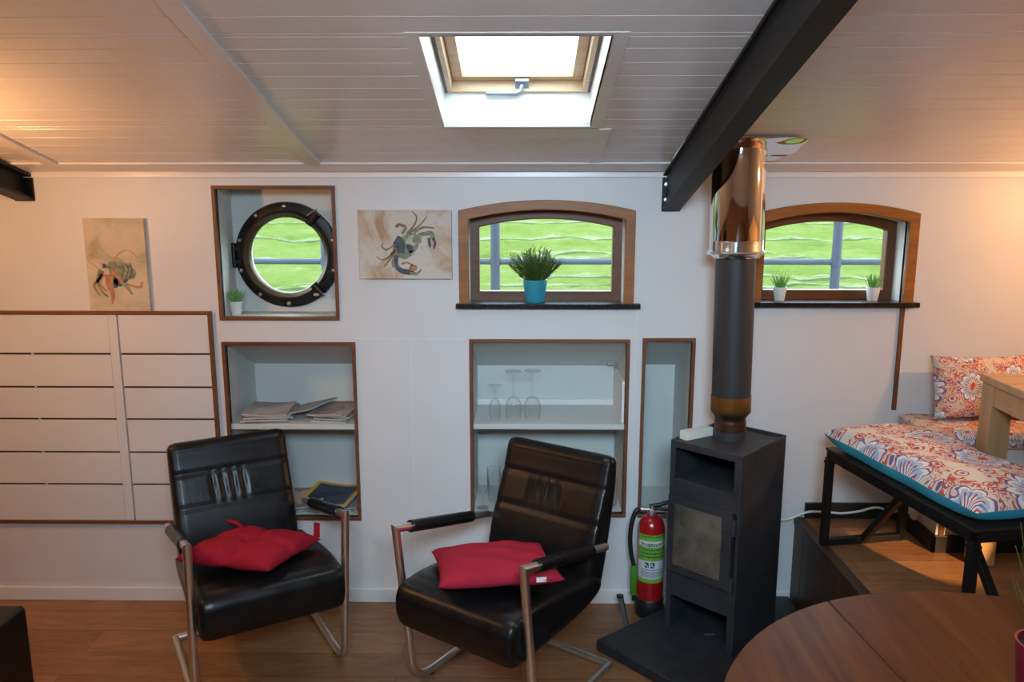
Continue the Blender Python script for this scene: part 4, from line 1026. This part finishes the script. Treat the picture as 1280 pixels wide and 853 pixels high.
# ------------------------------------------------------------------ papers on the shelves
def paper_pile(label, name, loc, rz, w, d, layers, mats, cat, group=None, seed=0, curl=0.01, split=None):
    rnd = random.Random(seed); o = thing(name, label, cat, loc, rz, group); z = 0.0
    for k in range(layers):
        th = rnd.uniform(0.004, 0.008); ox, oy, rr = rnd.uniform(-.012, .012), rnd.uniform(-.01, .01), rnd.uniform(-.07, .07)
        ww = w * rnd.uniform(.88, 1); dd = d * rnd.uniform(.88, 1); ph = rnd.uniform(0, 6)
        def top(u, v, zz):
            a, c = (u - .5) * ww, (v - .5) * dd
            x = a * math.cos(rr) - c * math.sin(rr) + ox; yv = a * math.sin(rr) + c * math.cos(rr) + oy
            return (x, yv, zz + curl * (0.5 + 0.5 * math.sin(u * 5 + ph)) * (k + 1) / layers * (0.4 + 0.6 * math.sin(v * PI)) )
        m = MB(); m.grid(lambda u, v: top(u, v, z + th), 14, 8, 0); m.grid(lambda u, v: top(u, v, z), 14, 8, 1, True)
        m.grid(lambda u, v: top(u, 0, z + th * v), 14, 1, 1); m.grid(lambda u, v: top(u, 1, z + th * v), 14, 1, 1); m.grid(lambda u, v: top(0, u, z + th * v), 8, 1, 1); m.grid(lambda u, v: top(1, u, z + th * v), 8, 1, 1)
        m.build('section', [mats[k % len(mats)], M['pages']], o, weld=True); z += th + 0.0012
    return o
ZS = 0.8065
paper_pile('grey newspaper stack at the left end of the upper shelf', 'newspaper', (-1.105, YW + 0.135, ZS), 0.10, 0.21, 0.23, 5, [M['news'], M['news2']], 'newspaper', 'newspapers on the upper shelf', 1, 0.014)
paper_pile('pinkish newspaper stack at the right end of the upper shelf', 'newspaper', (-0.812, YW + 0.14, ZS), -0.12, 0.165, 0.23, 5, [M['news2'], M['news']], 'newspaper', 'newspapers on the upper shelf', 2, 0.014)
m = MB(); m.box(-0.085, 0.085, -0.11, 0.11, 0, 0.006, 0); m.box(-0.087, 0.087, -0.112, 0.112, 0.006, 0.0075, 1)
tag(m.build('folder', [M['pages'], M['folder']], loc=(-0.945, YW + 0.15, ZS + 0.034), rot=(0.0, -0.26, -0.35), bevel=0.001), 'thin grey-blue folder leaning between the two newspaper stacks', 'folder')
ZL = BK[2]
paper_pile('grey magazine pile on the lower shelf, behind the left chair', 'magazine_pile', (-0.99, YW + 0.15, ZL), 0.15, 0.20, 0.25, 4, [M['news3'], M['news2']], 'magazine', 'magazines on the lower shelf', 6, 0.02)
paper_pile('mauve-grey magazines at the right end of the lower shelf', 'magazine_pile', (-0.79, YW + 0.16, ZL), -0.05, 0.15, 0.24, 3, [M['news3']], 'magazine', 'magazines on the lower shelf', 7, 0.006)
mg = thing('magazine', 'dark blue magazine with yellow border on the lower shelf', 'magazine', (-0.845, YW + 0.125, ZL + 0.045), -0.30)
m = MB()
def mtop(u, v, z): return ((u - .5) * 0.24, (v - .5) * 0.18, z + 0.018 * (2 * u - 1) ** 2 * (1 if u > .5 else .3))
m.grid(lambda u, v: mtop(u, v, 0.008), 16, 6, 0); m.grid(lambda u, v: mtop(u, v, 0), 16, 6, 0, True); m.grid(lambda u, v: mtop(u, 0, .008 * v), 16, 1, 1); m.grid(lambda u, v: mtop(u, 1, .008 * v), 16, 1, 1); m.grid(lambda u, v: mtop(0, u, .008 * v), 6, 1, 1); m.grid(lambda u, v: mtop(1, u, .008 * v), 6, 1, 1)
t_ = m.build('pages', [M['magyel'], M['pages']], mg, weld=True); t_.rotation_euler = (0.20, 0, 0)
m = MB(); m.grid(lambda u, v: mtop(0.08 + .84 * u, 0.09 + .82 * v, 0.0088), 16, 6, 0)
t_ = m.build('cover_picture', M['magblue'], mg); t_.rotation_euler = (0.20, 0, 0)

# ------------------------------------------------------------------ glasses
def wine_glass(label, loc, H, R, bowl, group, upside=True, foot=None):
    o = thing('wine_glass', label, 'glass', loc, 0, group); t = 0.0013; rf = foot or R * 0.95
    out = [(0.0, 0.0), (rf, 0.0), (rf, 0.002), (rf * 0.35, 0.006), (0.0055, 0.016), (0.0042, (H - bowl) * 0.6), (0.0055, H - bowl - 0.004)]
    bw = [(R * math.sin(PI / 2 * k / 7) * 1.0, H - bowl + bowl * 0.45 * (1 - math.cos(PI / 2 * k / 7))) for k in range(1, 8)]
    bw += [(R * 0.97, H - bowl * 0.3), (R * 0.86, H)]
    inn = [(max(0.0, r - t), z + (0.0015 if z < H - 1e-6 else 0)) for r, z in reversed(bw)] + [(0.0, H - bowl + 0.006)]
    prof = out + bw + inn
    if upside: prof = [(r, H - z) for r, z in prof]
    m = MB(); m.lathe(prof, seg=36); m.build('glass_body', M['drink'], o, smooth=True, weld=True)
    return o
ZC = 0.810
wine_glass('shortest upside-down stemmed glass, leftmost on the cupboard shelf', (-0.114, YW + 0.085, ZC), 0.150, 0.026, 0.092, 'stemmed glasses on the cupboard shelf', foot=0.031)
wine_glass('upside-down wine glass between the short glass and another wine glass', (-0.034, YW + 0.088, ZC), 0.212, 0.036, 0.100, 'stemmed glasses on the cupboard shelf', foot=0.037)
wine_glass('upside-down wine glass, rightmost of three on the cupboard shelf', (0.048, YW + 0.088, ZC), 0.214, 0.037, 0.102, 'stemmed glasses on the cupboard shelf', foot=0.037)
def tumbler(label, loc, H, R):
    o = thing('tumbler', label, 'glass', loc, 0, 'glasses on the bottom of the cupboard')
    m = MB(); m.lathe([(0, 0), (R * .82, 0), (R, H), (R - .0018, H), (R * .8 - .001, 0.008), (0, 0.008)], seg=30); m.build('glass_body', M['drink'], o, smooth=True)
    return o
wine_glass('small upright stemmed glass low in the cupboard beside the right armchair', (-0.168, YW + 0.06, CB[2]), 0.150, 0.028, 0.085, 'glasses on the bottom of the cupboard', False, 0.026)
tumbler('clear tumbler low in the cupboard, just left of the right armchair back', (-0.122, YW + 0.15, CB[2]), 0.155, 0.033)
tumbler('clear tumbler low in the cupboard at its right side', (0.396, YW + 0.10, CB[2]), 0.125, 0.033)

# ------------------------------------------------------------------ right side: seat, table, bench
bs_ = thing('built_in_bench', 'white built-in bench against the wall behind the oak table', 'bench', (1.602, 2.872, PZ))
b = MB(); b.box(0, XR - 1.604, 0, YW - 2.874, 0, 0.42); b.build('box', M['wall'], bs_, bevel=0.002)
b = MB(); b.box(-0.012, 0, -0.012, YW - 2.888, 0, 0.07); b.box(-0.012, XR - 1.604, -0.012, 0, 0, 0.07); b.build('plinth', M['basedark'], bs_, bevel=0.002)
b = MB(); b.box(0.012, 0.030, -0.006, 0, 0.07, 0.42); b.build('batten', M['brown'], bs_)
sc = thing('seat_cushion', 'long flat patterned seat cushion lying on the white built-in bench', 'cushion', (1.575, 2.852, PZ + 0.42))
m = MB(); Lc, Dc, Hc = 1.7, 0.333, 0.056
def scf(u, v):
    a, c = u * Lc, v * Dc; e = min(1, min(a, Lc - a) / 0.03) * min(1, min(c, Dc - c) / 0.03); e = max(0, e) ** .4
    return (a, c, Hc - 0.018 + 0.018 * e + 0.004 * math.sin(a * 14) * math.sin(c * 18) * e)
m.grid(scf, 80, 24, 0, uvfn=lambda u, v: (u * Lc, v * Dc))
m.grid(lambda u, v: (u * Lc, 0, (Hc - .018) * v), 80, 3, 0, uvfn=lambda u, v: (u * Lc, v * .05 - .05)); m.grid(lambda u, v: (0, u * Dc, (Hc - .018) * v), 24, 3, 0, uvfn=lambda u, v: (v * .05 - .05, u * Dc))
m.grid(lambda u, v: (u * Lc, Dc, (Hc - .018) * v), 80, 3, 0, uvfn=lambda u, v: (u * Lc, v * .05)); m.grid(lambda u, v: (Lc, u * Dc, (Hc - .018) * v), 24, 3, 0, uvfn=lambda u, v: (v * .05, u * Dc)); m.box(0.001, Lc - .001, .001, Dc - .001, 0, 0.002)
m.build('cover', M['floral_warm'], sc, smooth=True, weld=True)
def pillow(label, loc, w, h, rz, seed):
    o = thing('throw_pillow', label, 'cushion', loc, rz, 'patterned pillows on the built-in bench')
    t_ = puff(w, h, 0.11, 30, (), 0.06, 0, wr=.004, seed=seed).build('cover', M['floral_warm'], o, smooth='all', weld=True); t_.rotation_euler = (math.radians(74), 0, 0)
    return o
pillow('patterned scatter pillow with its corner up, left of the oak table corner', (1.838, 3.085, PZ + 0.42 + 0.056 + 0.130), 0.385, 0.255, 0.03, 3)
pillow('patterned scatter pillow behind the oak table at the right picture edge', (2.235, 3.085, PZ + 0.42 + 0.056 + 0.125), 0.39, 0.245, 0.0, 8)

ot = thing('dining_table', 'light oak dining table with square legs at the right edge', 'table', (1.680, 2.822, PZ), math.radians(-3))
TW, TD, TH = 0.95, 0.95, 0.72
b = MB(); b.box(0, TW, -TD, 0, TH - 0.028, TH); b.build('tabletop', M['oak'], ot, bevel=0.003)
for (x, y_) in ((0.006, -0.081), (TW - 0.081, -0.081), (0.006, -TD + 0.006), (TW - 0.081, -TD + 0.006)):
    b = MB(); b.box(x, x + 0.075, y_, y_ + 0.075, 0.006, TH - 0.028); b.box(x + 0.02, x + 0.055, y_ + 0.02, y_ + 0.055, 0, 0.006); b.build('leg', M['oakv'], ot, bevel=0.003)
b = MB(); b.box(0.012, 0.034, -TD + .08, -0.081, TH - 0.105, TH - 0.028); b.box(TW - 0.034, TW - .012, -TD + .08, -0.081, TH - 0.105, TH - 0.028); b.box(0.081, TW - .081, -0.034, -0.012, TH - 0.105, TH - 0.028); b.box(0.081, TW - .081, -TD + .012, -TD + .034, TH - 0.105, TH - 0.028); b.build('apron', M['oak'], ot, bevel=0.002)

# low bench with a cushion (local x across, -y towards the near end)
BR = 0.175
be = thing('metal_bench', 'black metal frame bench with diagonal braces on the raised floor', 'bench', (1.197, 2.925, PZ), BR)
BL, BWd, BH = 0.760, 0.335, 0.40; s_ = 0.0135
b = MB(); b.box(-s_, BWd + s_, -BL - s_, s_, BH - 0.010, BH); b.build('seat_board', M['benchtop'], be, bevel=0.002)
b = MB()
for x in (0, BWd): b.tube([(x, 0, BH - 0.026), (x, -BL, BH - 0.026)], s_ * 1.15, square=True)
for y_ in (0, -BL): b.tube([(0, y_, BH - 0.026), (BWd, y_, BH - 0.026)], s_ * 1.15, square=True)
b.build('seat_frame', M['blackmetal'], be, bevel=0.001)
for (x, y_) in ((0, 0), (BWd, 0), (0, -BL), (BWd, -BL)):
    b = MB(); b.box(x - s_, x + s_, y_ - s_, y_ + s_, 0, BH - 0.04); b.tube([(x, y_, BH - 0.062), (x, y_, BH - 0.052)], s_ * 1.2, square=True); b.build('leg', M['blackmetal'], be, bevel=0.002)
for y_ in (0, -BL):
    b = MB(); b.tube([(0, y_, s_), (BWd, y_, s_)], s_, square=True); b.build('foot_rail', M['blackmetal'], be, bevel=0.001)
    sg = -1 if y_ == 0 else 1
    b = MB(); b.tube([(BWd / 2, y_ + sg * .003, s_), (BWd / 2, y_ + sg * 0.30, BH - 0.012)], s_ * 0.9, square=True); b.build('brace', M['blackmetal'], be, bevel=0.001)
cu = thing('bench_cushion', 'plump patterned cushion with turquoise underside on the black metal bench', 'cushion', (1.197 + 0.172 * math.cos(BR) + (BL / 2) * math.sin(BR), 2.925 + 0.172 * math.sin(BR) - (BL / 2) * math.cos(BR), PZ + BH), BR)
cw, cl, chh = 0.385, 0.80, 0.108
m = MB()
def cuf(u, v, sgn):
    a, c = 2 * u - 1, 2 * v - 1
    x = a * cw / 2 * (1 - 0.02 * (1 - c * c) + 0.012 * math.sin(c * 9)); y_ = c * cl / 2 * (1 - 0.02 * (1 - a * a))
    e = max(0, (1 - a ** 4) * (1 - abs(c) ** 6)) ** 0.45
    sm_ = 0.008 * e * math.sin(c * 8 + a * 2) * math.cos(a * 3)
    rim = 0.054
    return (x, y_, (rim + (chh - rim) * e + sm_) if sgn > 0 else rim - (rim - 0.0005) * min(1, e * 1.25))
m.grid(lambda u, v: cuf(u, v, 1), 30, 56, 0, uvfn=lambda u, v: (u * cw, v * cl)); m.build('cover', M['floral'], cu, smooth='all')
m = MB(); m.grid(lambda u, v: cuf(u, v, -1), 30, 56, 0, True); 
def rimf(u, v, side):
    p = cuf(*side(u), 1); q = cuf(*side(u), -1); d = 0.006
    return (p[0], p[1], p[2] + (q[2] - p[2]) * v)
m.build('underside', M['turqcloth'], cu, smooth='all', weld=True)

# socket on the bench side, cable along the wall
so = MB(); so.box(-0.012, 0, -0.036, 0.036, -0.034, 0.034); so.box(-0.016, -0.012, -0.020, 0.020, -0.020, 0.020); so.box(-0.030, -0.012, -0.075, -0.042, -0.030, 0.030)
tag(so.build('wall_socket', M['white'], bevel=0.003, loc=(1.602, 3.06, 0.51)), 'white power socket low on the side of the built-in bench', 'socket')
ca = MB(); cps = catmull([(1.09, 3.16, PZ + .004), (1.145, 3.165, PZ + .008), (1.22, 3.172, 0.436), (1.30, 3.176, 0.434), (1.37, 3.176, 0.430), (1.44, 3.174, 0.440), (1.51, 3.172, 0.458), (1.568, 3.155, 0.446), (1.588, 3.12, 0.47), (1.588, 3.06, 0.50)], 8); ca.tube(cps, 0.0052, 10)
tag(ca.build('power_cable', M['cable'], smooth=True), 'white power cable along the black baseboard behind the metal bench', 'cable')

# ------------------------------------------------------------------ round table, red pot, dark leather block
TC, TR, TZ = (1.050, 1.233), 0.680, 0.740
rt = thing('round_table', 'round dark mahogany table in the bottom right foreground', 'table', (TC[0], TC[1], 0))
# leaf joint: two halves separated by a hair line
import math as _m
p1 = Vector((0.78, 1.875)) - Vector(TC); p2 = Vector((0.80, 1.65)) - Vector(TC)
dirv = (p2 - p1).normalized(); nrm = Vector((-dirv.y, dirv.x)); off = p1.dot(nrm)
def half(sign):
    pts = []; n = 160
    for k in range(n + 1):
        a = 2 * PI * k / n; q = Vector((TR * math.cos(a), TR * math.sin(a)))
        if (q.dot(nrm) - off) * sign > 0.0006: pts.append(q)
    # order starting at the gap
    gi = max(range(len(pts)), key=lambda i: (pts[i] - pts[i - 1]).length)
    pts = pts[gi:] + pts[:gi]
    h_ = math.sqrt(TR * TR - (off + sign * 0.0007) ** 2); e1 = nrm * (off + sign * 0.0007) + dirv * h_; e2 = nrm * (off + sign * 0.0007) - dirv * h_
    if (pts[0] - e1).length < (pts[0] - e2).length: pts = [e1] + pts + [e2]
    else: pts = [e2] + pts + [e1]
    return pts
for sgn in (1, -1):
    b = MB(); b.prism([(q.x, q.y, TZ - 0.028) for q in half(sgn)], (0, 0, 0.028)); b.build('tabletop', M['mahog'], rt, smooth=True, bevel=0.004)
b = MB(); b.lathe([(0.60, TZ - 0.085), (0.62, TZ - 0.028), (0.57, TZ - 0.028), (0.57, TZ - 0.085), (0.60, TZ - 0.085)], seg=72); b.build('apron', M['mahog'], rt, smooth=True)
b = MB(); b.lathe([(0.0, 0.05), (0.05, 0.05), (0.07, 0.09), (0.045, 0.14), (0.04, 0.3), (0.06, 0.4), (0.045, 0.52), (0.06, TZ - 0.09), (0.10, TZ - 0.028), (0, TZ - .028)], seg=36); b.build('pedestal', M['mahog'], rt, smooth=True)
for k in range(3):
    a = 2 * PI * k / 3 + 2.2; c, s = math.cos(a), math.sin(a)
    b = MB(); b.tube([(0.03 * c, 0.03 * s, 0.15), (0.16 * c, 0.16 * s, 0.10), (0.30 * c, 0.30 * s, 0.03), (0.34 * c, 0.34 * s, 0.02)], [0.03, 0.028, 0.022, 0.02], 12); b.build('leg', M['mahog'], rt, smooth=True)
rp = thing('potted_plant', 'grassy plant in a dark red pot on the round table', 'plant', (1.078, 1.480, TZ))
m = MB(); m.lathe([(0, 0), (0.044, 0), (0.047, 0.004), (0.058, 0.108), (0.0585, 0.112), (0.054, 0.112), (0.051, 0.098), (0, 0.098)], seg=40); m.build('pot', M['redpot'], rp, smooth=True)
m = MB(); m.lathe([(0.0, 0.101), (0.051, 0.099)], seg=24); m.build('soil', M['soil'], rp)
m = MB(); rnd = random.Random(21)
for k in range(70):
    a = rnd.uniform(0, 2 * PI); r = rnd.uniform(0, 0.035); tl = rnd.uniform(0.05, 0.30)
    blade(m, (r * math.cos(a), r * math.sin(a), 0.098), (math.cos(a) * tl, math.sin(a) * tl, 1), rnd.uniform(0.14, 0.27), 0.0022, rnd.uniform(0.0, 0.22))
m.build('grass_leaves', M['leaflong'], rp)

sf = thing('footstool', 'dark leather footstool cut off by the bottom left picture corner', 'footstool', (-2.012, 1.93, 0.0))
def rbox(m, x0, x1, y0, y1, z0, z1): m.box(x0, x1, y0, y1, z0, z1)
b = MB(); b.box(-0.40, 0.40, -0.42, 0.42, 0.05, 0.445); b.build('body', M['leather'], sf, bevel=0.02, segs=4)
b = MB(); zz = 0.44
b.tube([(-0.385, -0.405, zz), (0.385, -0.405, zz), (0.385, 0.405, zz), (-0.385, 0.405, zz)], 0.005, 8, closed=True); b.build('piping', M['leather'], sf)
for (x, y_) in ((-.34, -.36), (.34, -.36), (-.34, .36), (.34, .36)):
    b = MB(); b.lathe([(0.02, 0.0), (0.025, 0.05)], (x, y_, 0), 16); b.build('leg', M['blackmetal'], sf)

# ------------------------------------------------------------------ light
w = bpy.data.worlds.new('sky'); SC.world = w; w.use_nodes = True
bg = w.node_tree.nodes['Background']; bg.inputs['Color'].default_value = (0.72, 0.87, 1.0, 1); bg.inputs['Strength'].default_value = 9.5
def portal(name, loc, rot, sx, sy):
    l = bpy.data.lights.new(name, 'AREA'); l.shape = 'RECTANGLE'; l.size = sx; l.size_y = sy; l.cycles.is_portal = True
    o = bpy.data.objects.new(name, l); COL.objects.link(o); o.location = loc; o.rotation_euler = rot
sc_ = cp((SX0 + SX1) / 2, (ST0 + ST1) / 2, 0.22)
portal('daylight', sc_, (-math.atan(SL), 0, 0), 0.55, 0.72)
for w_ in (W1, W2): portal('daylight', ((w_['x0'] + w_['x1']) / 2, YW + 0.19, 1.52), (-PI / 2, 0, 0), 0.64, 0.42)
portal('daylight', (pc[0], YW + 0.24, pc[1]), (-PI / 2, 0, 0), 0.34, 0.34)
def lamp(name, loc, energy, col, size):
    l = bpy.data.lights.new(name, 'POINT'); l.energy = energy; l.color = col; l.shadow_soft_size = size
    o = bpy.data.objects.new(name, l); COL.objects.link(o); o.location = loc
# unseen area light added behind the camera as daylight; no roof window built
l = bpy.data.lights.new('daylight', 'AREA'); l.shape = 'RECTANGLE'; l.size = 0.85; l.size_y = 0.75; l.energy = 42; l.color = (0.56, 0.80, 1.0); l.spread = math.radians(84)
o = bpy.data.objects.new('daylight', l); COL.objects.link(o); o.location = (0.1, -0.25, zc(YR) - SL * (YR + 0.25) - 0.03); o.rotation_euler = Vector((0.06, 3.45, -1.45)).to_track_quat('-Z', 'Y').to_euler()
lamp('ceiling_lamp', (-1.95, 2.25, 1.74), 26, (1.0, 0.50, 0.20), 0.05)
lamp('table_lamp', (2.35, 2.55, 1.74), 26, (1.0, 0.53, 0.22), 0.04)
l = bpy.data.lights.new('floor_patch_spot', 'SPOT'); l.energy = 520; l.color = (1.0, 0.60, 0.26); l.spot_size = math.radians(8.5); l.spot_blend = 0.08; l.shadow_soft_size = 0.02  # unseen spotlight added to throw the warm patch on the raised floor
o = bpy.data.objects.new('floor_patch_spot', l); COL.objects.link(o); o.location = (2.31, 0.92, 1.51)
o.rotation_euler = (Vector((1.50, 2.925, PZ)) - Vector(o.location)).to_track_quat('-Z', 'Y').to_euler()
lamp('warm_fill', (-0.7, 0.5, 2.05), 6, (1.0, 0.56, 0.26), 0.05)  # unseen fill light, added to lift and warm the ceiling

# ------------------------------------------------------------------ camera
cam = bpy.data.cameras.new('camera'); co = bpy.data.objects.new('camera', cam); COL.objects.link(co)
cam.sensor_fit = 'HORIZONTAL'; cam.sensor_width = 36; cam.lens = 980 / 1280 * 36; cam.clip_start = 0.02
pitch = math.atan(176.5 / 980); yaw = math.atan(12 / 980)
co.location = (0, 0, 1.745); co.rotation_euler = (PI / 2 - pitch, 0, yaw)
SC.camera = co
SC.view_settings.view_transform = 'Standard'; SC.view_settings.look = 'None'; SC.view_settings.gamma = 1; SC.view_settings.use_curve_mapping = False
SC.view_settings.exposure = -0.22
SC.cycles.use_denoising = True; SC.cycles.max_bounces = 10; SC.cycles.diffuse_bounces = 6; SC.cycles.transparent_max_bounces = 16
SC.cycles.sample_clamp_indirect = 6
